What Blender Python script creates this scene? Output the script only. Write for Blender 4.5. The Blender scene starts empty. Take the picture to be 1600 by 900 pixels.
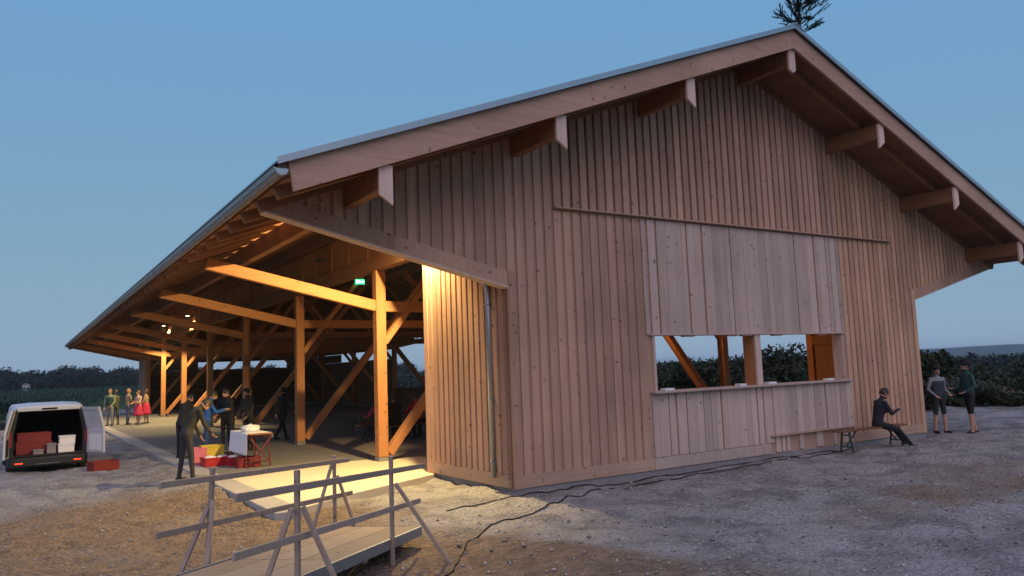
import bpy, bmesh, math, random
import numpy as np
from mathutils import Vector, Matrix, Quaternion
random.seed(7); np.random.seed(7)
R = math.radians
scene = bpy.context.scene
COL = scene.collection

# ------------------------------------------------------------------ camera
cam_d = bpy.data.cameras.new('camera'); cam = bpy.data.objects.new('camera', cam_d); COL.objects.link(cam)
cr = Vector((0.84026951, -0.54090206, -0.03704203)); cu = Vector((-0.02585542, -0.10822205, 0.99379046)); cf = Vector((0.54155208, 0.83409409, 0.10492094))
cam.matrix_world = Matrix(((cr.x, cu.x, -cf.x, -7.009), (cr.y, cu.y, -cf.y, -10.897), (cr.z, cu.z, -cf.z, 2.0), (0, 0, 0, 1)))
cam_d.sensor_width = 36; cam_d.lens = 36 * 1193.74 / 1600; cam_d.clip_start = 0.1; cam_d.clip_end = 9000
scene.camera = cam

# ------------------------------------------------------------------ sky, dusk glow, exposure
SUN_AZ, SUN_EL = R(205), R(50)
world = bpy.data.worlds.new('World'); scene.world = world; world.use_nodes = True
nt = world.node_tree; bg = nt.nodes['Background']
sky = nt.nodes.new('ShaderNodeTexSky'); sky.sky_type = 'NISHITA'; sky.sun_disc = False
sky.sun_elevation = SUN_EL; sky.sun_rotation = SUN_AZ; sky.altitude = 500; sky.air_density = 1.0; sky.dust_density = 0.4; sky.ozone_density = 3.0
# long twilight exposure evens the sky out: compress each channel of the sky texture
sp = nt.nodes.new('ShaderNodeSeparateColor'); cb = nt.nodes.new('ShaderNodeCombineColor'); nt.links.new(sky.outputs['Color'], sp.inputs[0])
for i, (pw, k) in enumerate([(.30, 1.60), (.10, 3.3), (-.16, 7.3)]):
    a = nt.nodes.new('ShaderNodeMath'); a.operation = 'POWER'; a.inputs[1].default_value = pw; nt.links.new(sp.outputs[i], a.inputs[0])
    b = nt.nodes.new('ShaderNodeMath'); b.operation = 'MULTIPLY'; b.inputs[1].default_value = k; nt.links.new(a.outputs[0], b.inputs[0]); nt.links.new(b.outputs[0], cb.inputs[i])
nt.links.new(cb.outputs[0], bg.inputs['Color']); bg.inputs['Strength'].default_value = 0.1
sd = bpy.data.lights.new('afterglow', 'SUN'); sun = bpy.data.objects.new('afterglow', sd); COL.objects.link(sun)
sd.energy = 1.42; sd.angle = R(76); sd.color = (1.0, 0.66, 0.75)
sv = Vector((math.sin(SUN_AZ) * math.cos(SUN_EL), math.cos(SUN_AZ) * math.cos(SUN_EL), math.sin(SUN_EL)))
sun.rotation_euler = sv.to_track_quat('Z', 'Y').to_euler(); sun.location = sv * 60
vs = scene.view_settings
vs.view_transform = 'Standard'; vs.look = 'None'; vs.gamma = 1; vs.use_curve_mapping = False; vs.exposure = 0.0

# ------------------------------------------------------------------ helpers
def link(o, parent=None, kind=None, label=None, cat=None, group=None):
    if o.name not in COL.objects: COL.objects.link(o)
    if parent: o.parent = parent
    if kind: o['kind'] = kind
    if label: o['label'] = label
    if cat: o['category'] = cat
    if group: o['group'] = group
    return o
def thing(name, label, cat, loc=(0, 0, 0), rz=0, group=None):
    o = bpy.data.objects.new(name, None); o.empty_display_size = .2
    o.location = loc; o.rotation_euler = (0, 0, rz)
    return link(o, None, None, label, cat, group)

class MB:
    def __init__(s): s.v = []; s.f = []; s.m = []
    def add(s, v, f, m=0):
        n = len(s.v); s.v += [tuple(p) for p in v]; s.f += [tuple(i + n for i in q) for q in f]; s.m += [m] * len(f); return s
    def box(s, a, b, m=0):
        x0, y0, z0 = a; x1, y1, z1 = b
        if x0 > x1: x0, x1 = x1, x0
        if y0 > y1: y0, y1 = y1, y0
        if z0 > z1: z0, z1 = z1, z0
        return s.add([(x0,y0,z0),(x1,y0,z0),(x1,y1,z0),(x0,y1,z0),(x0,y0,z1),(x1,y0,z1),(x1,y1,z1),(x0,y1,z1)],
                     [(0,3,2,1),(4,5,6,7),(0,1,5,4),(1,2,6,5),(2,3,7,6),(3,0,4,7)], m)
    def prism(s, poly, axis, a, b, m=0):
        # poly: list of 2D points in the other two axes (order x,y,z without axis); extruded axis a..b
        n = len(poly)
        def P(p, t):
            return (t, p[0], p[1]) if axis == 0 else (p[0], t, p[1]) if axis == 1 else (p[0], p[1], t)
        v = [P(p, a) for p in poly] + [P(p, b) for p in poly]
        ar = sum(poly[i][0] * poly[(i+1) % n][1] - poly[(i+1) % n][0] * poly[i][1] for i in range(n))
        flip = (ar > 0) ^ (axis == 1) ^ (b < a)
        f = [tuple(range(n))[::-1], tuple(range(n, 2*n))] + [(i, (i+1) % n, n + (i+1) % n, n + i) for i in range(n)]
        if not flip: f = [q[::-1] for q in f]
        return s.add(v, f, m)
    def beam(s, p, q, w, h, up=(0, 0, 1), m=0):
        p = Vector(p); q = Vector(q); d = (q - p).normalized(); up = Vector(up)
        if abs(d.dot(up)) > .98: up = Vector((0, 1, 0))
        sd_ = d.cross(up).normalized(); u = sd_.cross(d).normalized()
        a = sd_ * w / 2; b = u * h / 2
        v = [p - a - b, p + a - b, p + a + b, p - a + b, q - a - b, q + a - b, q + a + b, q - a + b]
        return s.add(v, [(0,1,2,3)[::-1], (4,5,6,7)[::-1], (0,1,5,4), (1,2,6,5), (2,3,7,6), (3,0,4,7)] if False else
                     [(0,1,2,3), (7,6,5,4), (4,5,1,0), (5,6,2,1), (6,7,3,2), (7,4,0,3)], m)
    def tube(s, pts, r, n=8, m=0, cap=True):
        pts = [Vector(p) for p in pts]; N = len(pts); rr = r if isinstance(r, (list, tuple)) else [r] * N
        v = []; prev = None
        for i, p in enumerate(pts):
            d = ((pts[min(i+1, N-1)] - p).normalized() + (p - pts[max(i-1, 0)]).normalized()).normalized()
            if prev is None:
                a = d.orthogonal().normalized()
            else:
                a = (prev - d * prev.dot(d)).normalized()
            prev = a; b = d.cross(a)
            v += [p + (a * math.cos(2*math.pi*k/n) + b * math.sin(2*math.pi*k/n)) * rr[i] for k in range(n)]
        f = []
        for i in range(N-1):
            for k in range(n):
                f.append((i*n+k, i*n+(k+1) % n, (i+1)*n+(k+1) % n, (i+1)*n+k))
        if cap: f += [tuple(range(n))[::-1], tuple(range((N-1)*n, N*n))]
        return s.add(v, f, m)
    def ell(s, c, r, nu=12, nv=8, m=0, rot=None):
        v = []; f = []; c = Vector(c)
        for j in range(nv + 1):
            t = math.pi * j / nv
            for k in range(nu):
                a = 2*math.pi*k/nu
                p = Vector((r[0]*math.sin(t)*math.cos(a), r[1]*math.sin(t)*math.sin(a), r[2]*math.cos(t)))
                if rot is not None: p = rot @ p
                v.append(c + p)
        for j in range(nv):
            for k in range(nu):
                f.append((j*nu+k, (j+1)*nu+k, (j+1)*nu+(k+1) % nu, j*nu+(k+1) % nu))
        return s.add(v, f, m)
    def loft(s, rings, m=0, cap=True):
        n = len(rings[0]); v = [p for r_ in rings for p in r_]; f = []
        for i in range(len(rings)-1):
            for k in range(n):
                f.append((i*n+k, i*n+(k+1) % n, (i+1)*n+(k+1) % n, (i+1)*n+k))
        if cap: f += [tuple(range(n))[::-1], tuple(range((len(rings)-1)*n, len(rings)*n))]
        return s.add(v, f, m)
    def mesh(s, name, mats, smooth=False):
        me = bpy.data.meshes.new(name); me.from_pydata(s.v, [], s.f)
        for mt in (mats if isinstance(mats, (list, tuple)) else [mats]): me.materials.append(mt)
        if any(s.m): me.polygons.foreach_set('material_index', s.m)
        if smooth: me.polygons.foreach_set('use_smooth', [True] * len(me.polygons))
        me.update(); return me
    def build(s, name, mats, parent=None, smooth=False, bevel=0, **k):
        o = bpy.data.objects.new(name, s.mesh(name, mats, smooth)); link(o, parent, **k)
        if bevel:
            b = o.modifiers.new('bevel', 'BEVEL'); b.width = bevel; b.segments = 1; b.limit_method = 'ANGLE'
        return o

# ------------------------------------------------------------------ materials
def newmat(name):
    m = bpy.data.materials.new(name); m.use_nodes = True
    return m, m.node_tree, m.node_tree.nodes['Principled BSDF']
def flat(name, col, rough=.6, metal=0, noise=.12, scale=8, emit=None, es=0, bump=0):
    m, t, b = newmat(name); b.inputs['Roughness'].default_value = rough; b.inputs['Metallic'].default_value = metal
    tc = t.nodes.new('ShaderNodeTexCoord'); n = t.nodes.new('ShaderNodeTexNoise'); n.inputs['Scale'].default_value = scale; n.inputs['Detail'].default_value = 4
    t.links.new(tc.outputs['Object'], n.inputs['Vector'])
    mx = t.nodes.new('ShaderNodeMix'); mx.data_type = 'RGBA'
    mx.inputs['A'].default_value = (*[c * (1 - noise) for c in col], 1); mx.inputs['B'].default_value = (*[min(1, c * (1 + noise)) for c in col], 1)
    t.links.new(n.outputs['Fac'], mx.inputs['Factor']); t.links.new(mx.outputs['Result'], b.inputs['Base Color'])
    if bump:
        bp = t.nodes.new('ShaderNodeBump'); bp.inputs['Strength'].default_value = bump; bp.inputs['Distance'].default_value = .02
        t.links.new(n.outputs['Fac'], bp.inputs['Height']); t.links.new(bp.outputs['Normal'], b.inputs['Normal'])
    if emit: b.inputs['Emission Color'].default_value = (*emit, 1); b.inputs['Emission Strength'].default_value = es
    return m
def wood(name, col, axis='z', var=.16, knots=True, stain=0, rough=.75):
    m, t, b = newmat(name); L = t.links.new; N = t.nodes.new
    b.inputs['Roughness'].default_value = rough; b.inputs['Specular IOR Level'].default_value = .25
    tc = N('ShaderNodeTexCoord'); oi = N('ShaderNodeObjectInfo')
    off = N('ShaderNodeVectorMath'); off.operation = 'MULTIPLY_ADD'
    rv = N('ShaderNodeCombineXYZ')
    for k in 'XYZ': L(oi.outputs['Random'], rv.inputs[k])
    L(rv.outputs[0], off.inputs[0]); off.inputs[1].default_value = (17, 23, 31); L(tc.outputs['Object'], off.inputs[2])
    mp = N('ShaderNodeMapping'); sc = {'x': (1.1, 22, 22), 'y': (22, 1.1, 22), 'z': (22, 22, 1.1)}[axis]; mp.inputs['Scale'].default_value = sc
    L(off.outputs[0], mp.inputs['Vector'])
    g = N('ShaderNodeTexNoise'); g.inputs['Scale'].default_value = 1.0; g.inputs['Detail'].default_value = 5; g.inputs['Distortion'].default_value = .6; L(mp.outputs[0], g.inputs['Vector'])
    big = N('ShaderNodeTexNoise'); big.inputs['Scale'].default_value = .55; big.inputs['Detail'].default_value = 3; L(tc.outputs['Object'], big.inputs['Vector'])
    # brightness factor = 1 + var*(rand-.5)*2 + grain + broad weathering
    def mth(op, a, bb):
        n = N('ShaderNodeMath'); n.operation = op
        for i, q in enumerate((a, bb)):
            if isinstance(q, (int, float)): n.inputs[i].default_value = q
            else: L(q, n.inputs[i])
        return n.outputs[0]
    f = mth('MULTIPLY', mth('SUBTRACT', oi.outputs['Random'], .5), 2 * var)
    f = mth('ADD', f, mth('MULTIPLY', mth('SUBTRACT', g.outputs['Fac'], .5), .55))
    f = mth('ADD', f, mth('MULTIPLY', mth('SUBTRACT', big.outputs['Fac'], .5), .45 + stain))
    f = mth('ADD', f, 1.0)
    if knots:
        mk = N('ShaderNodeMapping'); mk.inputs['Scale'].default_value = {'x': (5.5, 4, 4), 'y': (4, 5.5, 4), 'z': (4, 4, 5.5)}[axis]; L(off.outputs[0], mk.inputs['Vector'])
        vo = N('ShaderNodeTexVoronoi'); vo.inputs['Scale'].default_value = 1; L(mk.outputs[0], vo.inputs['Vector'])
        mr = N('ShaderNodeMapRange'); mr.inputs['From Min'].default_value = .05; mr.inputs['From Max'].default_value = .18; mr.inputs['To Min'].default_value = .35; mr.inputs['To Max'].default_value = 1
        L(vo.outputs['Distance'], mr.inputs['Value'])
        ks = N('ShaderNodeSeparateColor'); L(vo.outputs['Color'], ks.inputs[0])
        f = mth('MULTIPLY', f, mth('MAXIMUM', mr.outputs[0], mth('MINIMUM', mth('MULTIPLY', ks.outputs[0], 1.3), 1.0)))
    vm = N('ShaderNodeVectorMath'); vm.operation = 'SCALE'; vm.inputs[0].default_value = col; L(f, vm.inputs['Scale'])
    L(vm.outputs[0], b.inputs['Base Color'])
    bp = N('ShaderNodeBump'); bp.inputs['Strength'].default_value = .25; bp.inputs['Distance'].default_value = .01
    L(g.outputs['Fac'], bp.inputs['Height']); L(bp.outputs['Normal'], b.inputs['Normal'])
    return m
LARCH = (.46, .285, .175)
M = {}
M['clad'] = wood('larch_cladding', (.445, .275, .195), 'z', .17, stain=.4)
M['clad_brown'] = wood('larch_cladding_brown', (.53, .325, .205), 'z', .15, stain=.3)
M['pale'] = wood('fresh_pale_boards', (.48, .37, .31), 'z', .16)
M['backing'] = wood('cladding_underlay', (.38, .25, .175), 'z', .1)
M['trimx'] = wood('trim_boards', (.42, .28, .195), 'x', .1, stain=.3)
M['barge'] = wood('barge_boards', (.43, .275, .20), 'x', .05, stain=.3)
M['plate'] = wood('end_plates', (.60, .45, .37), 'z', .08)
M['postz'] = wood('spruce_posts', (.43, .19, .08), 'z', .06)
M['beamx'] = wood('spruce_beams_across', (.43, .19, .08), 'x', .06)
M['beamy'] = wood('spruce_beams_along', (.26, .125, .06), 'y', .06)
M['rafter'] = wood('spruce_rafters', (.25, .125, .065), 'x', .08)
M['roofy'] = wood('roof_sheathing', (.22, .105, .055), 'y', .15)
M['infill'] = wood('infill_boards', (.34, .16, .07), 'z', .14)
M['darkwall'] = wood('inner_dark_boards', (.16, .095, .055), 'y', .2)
M['deck'] = wood('deck_planks', (.27, .21, .165), 'x', .14, stain=.3)
M['rail'] = wood('rail_battens', (.33, .26, .21), 'x', .12)
M['zinc'] = flat('zinc_sheet', (.42, .45, .48), .38, .85, .12, 5)
M['sheet'] = flat('roof_sheet', (.20, .22, .25), .4, .7, .1, 3)
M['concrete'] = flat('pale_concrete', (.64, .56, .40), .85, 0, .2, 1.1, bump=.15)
M['plinth'] = flat('plinth_concrete', (.22, .21, .21), .9, 0, .25, 6, bump=.3)
M['walk'] = flat('unlit_slab_grey', (.17, .16, .15), .95, 0, .3, 5, bump=.4)  # slab beyond the near lamp: its lack of light is put into the grey
M['plinth2'] = flat('kerb_concrete', (.36, .34, .31), .9, 0, .25, 6, bump=.3)
M['black'] = flat('black_plastic', (.015, .015, .016), .45)
M['cable'] = flat('cable_rubber', (.012, .012, .013), .6)
M['steel'] = flat('galvanised_steel', (.25, .29, .34), .45, .7, .2, 9)
M['white'] = flat('white_plastic', (.72, .72, .72), .5)
M['cloth'] = flat('white_tablecloth', (.75, .74, .76), .9)
M['red'] = flat('red_plastic', (.42, .018, .022), .45)
M['darkred'] = flat('dark_red_plastic', (.20, .015, .015), .5)
M['yellow'] = flat('yellow_plastic', (.62, .46, .04), .5)
M['pink'] = flat('pink_plastic', (.62, .16, .22), .5)
M['benchwood'] = wood('bench_varnish', (.16, .07, .03), 'x', .1, rough=.5)
M['tablewood'] = wood('beer_table_varnish', (.25, .10, .04), 'y', .1, rough=.5)
M['greenmetal'] = flat('bench_frame_paint', (.03, .05, .035), .5)
M['redframe'] = flat('table_frame_paint', (.12, .02, .018), .5)
M['vanwhite'] = flat('van_paint', (.50, .52, .55), .3, 0, .12, 3)
M['glass'] = flat('dark_glass', (.01, .012, .014), .08)
M['tyre'] = flat('tyre_rubber', (.02, .02, .02), .9)
M['rim'] = flat('steel_rim', (.2, .2, .21), .4, .8)
M['vanin'] = flat('van_lining', (.02, .02, .022), .8)
M['reflector_glow'] = flat('glowing_reflector', (.6, .03, .01), .3, emit=(1, .07, .02), es=1.6)  # bumper reflectors, not lamps: the light they throw back is put in as emission
M['lampglass'] = flat('lit_floodlight_glass', (.9, .9, .85), .3, emit=(1, .80, .50), es=14)
M['exitsign'] = flat('lit_exit_sign', (.05, .5, .2), .4, emit=(.05, 1, .35), es=2.2)
M['exitwhite'] = flat('exit_sign_white', (.8, .8, .8), .4, emit=(.8, 1, .85), es=2.2)
M['bark'] = flat('bark', (.06, .045, .032), .9, 0, .3, 12, bump=.4)

def leafmat(name, c0, c1):
    m, t, b = newmat(name); L = t.links.new; N = t.nodes.new
    gm = N('ShaderNodeNewGeometry'); mx = N('ShaderNodeMix'); mx.data_type = 'RGBA'
    mx.inputs['A'].default_value = (*c0, 1); mx.inputs['B'].default_value = (*c1, 1)
    L(gm.outputs['Random Per Island'], mx.inputs['Factor']); L(mx.outputs['Result'], b.inputs['Base Color'])
    b.inputs['Roughness'].default_value = .65; b.inputs['Specular IOR Level'].default_value = .25
    return m
M['leaf'] = leafmat('shrub_leaves', (.010, .016, .007), (.042, .055, .022))
M['leaf2'] = leafmat('dry_shrub_leaves', (.03, .03, .018), (.13, .115, .085))
M['needle'] = leafmat('spruce_needles', (.008, .02, .012), (.02, .04, .022))
M['wood_far'] = leafmat('far_forest', (.008, .014, .012), (.022, .032, .024))
M['maize'] = leafmat('maize_leaves', (.012, .028, .012), (.03, .055, .022))

def ground_mat():
    m, t, b = newmat('gravel_ground'); L = t.links.new; N = t.nodes.new
    b.inputs['Roughness'].default_value = .95; b.inputs['Specular IOR Level'].default_value = .15
    tc = N('ShaderNodeTexCoord')
    def noise(s, d=4, dist=0):
        n = N('ShaderNodeTexNoise'); n.inputs['Scale'].default_value = s; n.inputs['Detail'].default_value = d; n.inputs['Distortion'].default_value = dist
        L(tc.outputs['Object'], n.inputs['Vector']); return n.outputs['Fac']
    def ramp(f, a, bb):
        r = N('ShaderNodeMapRange'); r.interpolation_type = 'SMOOTHSTEP'; r.inputs['From Min'].default_value = a; r.inputs['From Max'].default_value = bb; L(f, r.inputs['Value']); return r.outputs[0]
    def mix(f, a, bb):
        n = N('ShaderNodeMix'); n.data_type = 'RGBA'
        if isinstance(f, (int, float)): n.inputs['Factor'].default_value = f
        else: L(f, n.inputs['Factor'])
        for k, q in (('A', a), ('B', bb)):
            if isinstance(q, tuple): n.inputs[k].default_value = (*q, 1)
            else: L(q, n.inputs[k])
        return n.outputs['Result']
    vo = N('ShaderNodeTexVoronoi'); vo.inputs['Scale'].default_value = 26; L(tc.outputs['Object'], vo.inputs['Vector'])
    vo2 = N('ShaderNodeTexVoronoi'); vo2.inputs['Scale'].default_value = 9; L(tc.outputs['Object'], vo2.inputs['Vector'])
    grav = mix(noise(30, 6), (.14, .136, .132), (.52, .495, .475))
    grav = mix(ramp(noise(1.3, 8, .6), .38, .68), grav, (.19, .18, .175))
    sep = N('ShaderNodeSeparateColor'); L(vo.outputs['Color'], sep.inputs['Color'])
    grav = mix(ramp(sep.outputs[0], .7, 1.2), grav, (.42, .40, .38))
    soil = mix(noise(4.5, 9, 1.2), (.06, .042, .03), (.38, .28, .19))
    # soil mask: attribute painted by where the ground was dug + noise
    at = N('ShaderNodeAttribute'); at.attribute_name = 'soil'
    ad = N('ShaderNodeMath'); ad.operation = 'ADD'; L(at.outputs['Fac'], ad.inputs[0])
    nn = N('ShaderNodeMath'); nn.operation = 'MULTIPLY_ADD'; L(noise(.55, 6, .4), nn.inputs[0]); nn.inputs[1].default_value = 1.6; nn.inputs[2].default_value = -.8
    L(nn.outputs[0], ad.inputs[1])
    c = mix(ramp(ad.outputs[0], .12, .75), grav, soil)
    at2 = N('ShaderNodeAttribute'); at2.attribute_name = 'grass'
    c = mix(at2.outputs['Fac'], c, mix(noise(.6, 5), (.03, .05, .016), (.07, .095, .035)))
    L(c, b.inputs['Base Color'])
    hs = N('ShaderNodeMath'); hs.operation = 'MULTIPLY_ADD'; L(vo.outputs['Distance'], hs.inputs[0]); hs.inputs[1].default_value = -.3
    h2 = N('ShaderNodeMath'); h2.operation = 'ADD'; L(noise(14, 8), h2.inputs[0]); L(noise(5, 8, .8), h2.inputs[1]); L(h2.outputs[0], hs.inputs[2])
    bp = N('ShaderNodeBump'); bp.inputs['Strength'].default_value = 1; bp.inputs['Distance'].default_value = .09
    L(hs.outputs[0], bp.inputs['Height']); L(bp.outputs['Normal'], b.inputs['Normal'])
    return m
M['ground'] = ground_mat()
M['stone'] = leafmat('gravel_stones', (.13, .12, .11), (.42, .39, .36)); 
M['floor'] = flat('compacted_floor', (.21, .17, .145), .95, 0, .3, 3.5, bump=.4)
M['hill'] = flat('forested_hill', (.035, .05, .055), .95, 0, .35, .02)

# ------------------------------------------------------------------ ground
UX, UY = math.sin(R(44.15)), math.cos(R(44.15))          # direction in which the ramp runs down
_ph = np.random.rand(40, 3) * 6.28
def bumps(x, y):
    z = np.zeros_like(x, dtype=float)
    for i, (k, a) in enumerate([(.5, .03), (.9, .025), (1.7, .018), (3.1, .018), (5.5, .015), (9, .012), (15, .008)]):
        for j in range(3):
            th = _ph[i*3+j, 0]; z += a * .6 * np.sin((x*np.cos(th) + y*np.sin(th)) * k * (1 + .2*j) + _ph[i*3+j, 1] + 1.3*np.sin((x*np.sin(th) - y*np.cos(th)) * k * .7 + _ph[i*3+j, 2]))
    return z
def sst(a, b, t):
    t = np.clip((t - a) / (b - a), 0, 1); return t * t * (3 - 2 * t)
def gz(x, y):
    x = np.asarray(x, float); y = np.asarray(y, float)
    z = -0.1 + 0 * x
    along = -((x + 2.68) * UX + (y + 1.87) * UY)             # metres back up the ramp
    z = z + .36 * sst(1.5, 6.5, along) * sst(1.5, -3.0, x - y * .3)
    z = z - .12 * np.exp(-(((x + 3.5) / .9) ** 2 + ((y + 3.6) / .8) ** 2))
    z = z + .065 * np.exp(-(((x + 2.6) / 1.6) ** 2 + ((y - .6) / .9) ** 2)) + .04 * np.exp(-((x + 3.95) / .35) ** 2) * sst(.2, 1, y) * sst(30, 20, y)
    inside = sst(-3.6, -3.3, x) * sst(12.6, 12.2, x) * sst(.35, .8, y - np.clip(.85 + .6 * (x + 3.62), 0, 2.95) * (x < .05)) * sst(46.8, 46.4, y)
    amp = 1 - .93 * inside
    amp = amp * (1 - .6 * sst(16, 40, np.hypot(x - 2, y - 2)))
    z = z + bumps(x, y) * amp
    z = z - .16 * inside
    z = z - 3.2 * sst(30, 90, x)                              # falls away behind the hedge
    return z
def axis(lo, hi, step, far):
    a = list(np.arange(lo, hi + step/2, step)); s = step
    while a[-1] < far: s *= 1.22; a.append(a[-1] + s)
    s = step
    while a[0] > -far: s *= 1.22; a.insert(0, a[0] - s)
    return np.array(a)
gx = axis(-9, 22, .11, 5000); gy = axis(-7, 13, .11, 5000)
X, Y = np.meshgrid(gx, gy); Zg = gz(X, Y)
nx, ny = len(gx), len(gy)
me = bpy.data.meshes.new('ground')
idx = np.arange(nx * ny).reshape(ny, nx)
quads = np.stack([idx[:-1, :-1], idx[:-1, 1:], idx[1:, 1:], idx[1:, :-1]], -1).reshape(-1, 4)
def np_mesh(me, V, F):
    me.vertices.add(len(V)); me.vertices.foreach_set('co', np.asarray(V, np.float32).ravel())
    k = F.shape[1]; me.loops.add(F.size); me.loops.foreach_set('vertex_index', F.astype(np.int32).ravel())
    me.polygons.add(len(F)); me.polygons.foreach_set('loop_start', np.arange(0, F.size, k, dtype=np.int32))
    me.update(calc_edges=True)
np_mesh(me, np.stack([X, Y, Zg], -1).reshape(-1, 3), quads)
me.polygons.foreach_set('use_smooth', [True] * len(me.polygons))
soil = .75 * sst(-1.2, -3.2, X + .25 * Y) * sst(7.5, 3.5, Y) + .55 * np.exp(-(((X - 7) / 4.5) ** 2 + ((Y + 4.6) / 1.6) ** 2)) + .5 * np.exp(-(((X - 15) / 2.5) ** 2 + ((Y + 2.2) / 1.2) ** 2)) + .6*np.exp(-(((X + 2.6) / 1.2) ** 2 + ((Y + 4.6) / .6) ** 2))
grass = np.clip(sst(22, 26, X) + sst(40, 46, Y) * sst(-3, -6, X) + sst(-9.5, -13, X) * sst(6, 14, Y) + sst(56, 62, Y), 0, 1)
for nm, arr in (('soil', soil), ('grass', grass)):
    a = me.attributes.new(nm, 'FLOAT', 'POINT'); a.data.foreach_set('value', arr.astype(np.float32).ravel())
me.materials.append(M['ground'])
link(bpy.data.objects.new('ground', me), kind='structure')
def G(x, y): return float(gz(x, y))

# loose stones lying on the gravel
def stones(n):
    base = np.array([(1,0,0),(-1,0,0),(0,1,0),(0,-1,0),(0,0,1),(0,0,-.6),], float)
    fc = np.array([(0,2,4),(2,1,4),(1,3,4),(3,0,4),(2,0,5),(1,2,5),(3,1,5),(0,3,5)])
    ang = np.random.uniform(-.16, 1.22, n * 3); d = np.random.uniform(5.5, 24, n * 3) ** 1.0
    d = 5.5 + 19 * np.random.rand(n * 3) ** 1.7
    x = -7 + d * np.sin(ang); y = -10.9 + d * np.cos(ang)
    ok = ~((x > -3.7) & (x < 12.6) & (y > -.12)); 
    s_ = -((x + 2.68) * UX + (y + 1.87) * UY); v_ = -(x + 2.68) * UY + (y + 1.87) * UX
    ok &= ~((s_ > -.1) & (s_ < 5) & (v_ > -.1) & (v_ < 1.2))
    ok &= (np.random.rand(len(x)) < .3) | (x - .2 * y > -2.2)
    x = x[ok][:n]; y = y[ok][:n]; n = len(x)
    s = .006 + .03 * np.random.rand(n) ** 8
    P = base[None] * (s[:, None, None] * np.random.uniform(.6, 1.4, (n, 6, 3)))
    a = np.random.rand(n) * 6.28; c, sn = np.cos(a), np.sin(a)
    Q = P.copy(); Q[..., 0] = P[..., 0]*c[:, None] - P[..., 1]*sn[:, None]; Q[..., 1] = P[..., 0]*sn[:, None] + P[..., 1]*c[:, None]
    Q[..., 2] *= .75
    Q += np.stack([x, y, gz(x, y) + s * .2], -1)[:, None]
    F = fc[None] + (np.arange(n) * 6)[:, None, None]
    me = bpy.data.meshes.new('loose_gravel'); np_mesh(me, Q.reshape(-1, 3), F.reshape(-1, 3)); me.materials.append(M['stone'])
    link(bpy.data.objects.new('loose_gravel', me), kind='stuff', label='loose grey gravel stones scattered over the yard', cat='gravel')
stones(11000)

# ------------------------------------------------------------------ the hall
W = 12.39; HX = W / 2; SL = .386; LEN = 46.6; OV = 1.42
roofz = lambda x, z0: z0 - SL * abs(x - HX)
FR = [5.85, 11.95, 18.3, 24.7, 31.0, 37.5, 43.6]
hall = thing('timber_hall', 'large open timber hall with larch board gable and wide overhanging eaves', 'building')
EAVE = 4.13

# floors
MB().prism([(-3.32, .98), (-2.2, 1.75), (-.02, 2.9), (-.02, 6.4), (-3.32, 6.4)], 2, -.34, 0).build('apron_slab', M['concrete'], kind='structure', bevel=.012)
MB().box((-3.32, 6.412, -.34), (-.02, LEN + .2, -.001)).build('eaves_walk', M['walk'], kind='structure', bevel=.012)  # slab carries on here, coloured darker for the unlit stretch
MB().box((-3.74, .8, -.34), (-3.326, LEN + .2, .004)).build('slab_kerb', M['plinth2'], kind='structure', bevel=.01)
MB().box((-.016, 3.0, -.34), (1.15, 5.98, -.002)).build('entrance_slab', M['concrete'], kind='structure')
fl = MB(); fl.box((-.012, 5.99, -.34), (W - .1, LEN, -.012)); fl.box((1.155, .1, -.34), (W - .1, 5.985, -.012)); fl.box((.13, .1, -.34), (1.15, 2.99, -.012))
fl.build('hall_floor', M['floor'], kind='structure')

# plinth under the gable and the corner panels
pl = MB(); pl.box((.0, -.012, -.4), (W, .12, .0)); pl.box((.001, .121, -.4), (.12, 3.16, 0)); pl.box((W - .12, .121, -.4), (W - .001, 3.16, 0))
pl.build('plinth', M['plinth'], hall)

WX1, WX2, WS, WT = 3.2, 9.19, 1.45, 2.53
ob = lambda x: 3.39 + .24 * (-x if x < HX else x - W)       # lower edge of the wings
# underlay behind the boards (gable skin), with the hatch opening left out
def gable_skin(y0, y1, mat, name, hatch):
    m = MB()
    def col(xa, xb, za, zb):   # za/zb functions
        m.prism([(xa, za(xa)), (xb, za(xb)), (xb, zb(xb)), (xa, zb(xa))], 1, y0, y1)
    top = lambda x: roofz(x, 8.53)
    z0 = lambda x: 0.0
    col(-EAVE + .12, 0, lambda x: ob(x) + .01, top); col(W, W + EAVE - .12, lambda x: ob(x) + .01, top)
    if hatch:
        col(0, WX1, z0, top); col(WX2, W, z0, top)
        col(WX1, HX, lambda x: WT, top); col(HX, WX2, lambda x: WT, top); col(WX1, WX2, z0, lambda x: WS)
    else:
        col(0, HX, z0, top); col(HX, W, z0, top)
    return m.build(name, mat, hall)
gable_skin(.0, .07, M['backing'], 'underlay', True)
gable_skin(LEN - .07, LEN, M['backing'], 'far_gable_skin', False) if False else None

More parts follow.
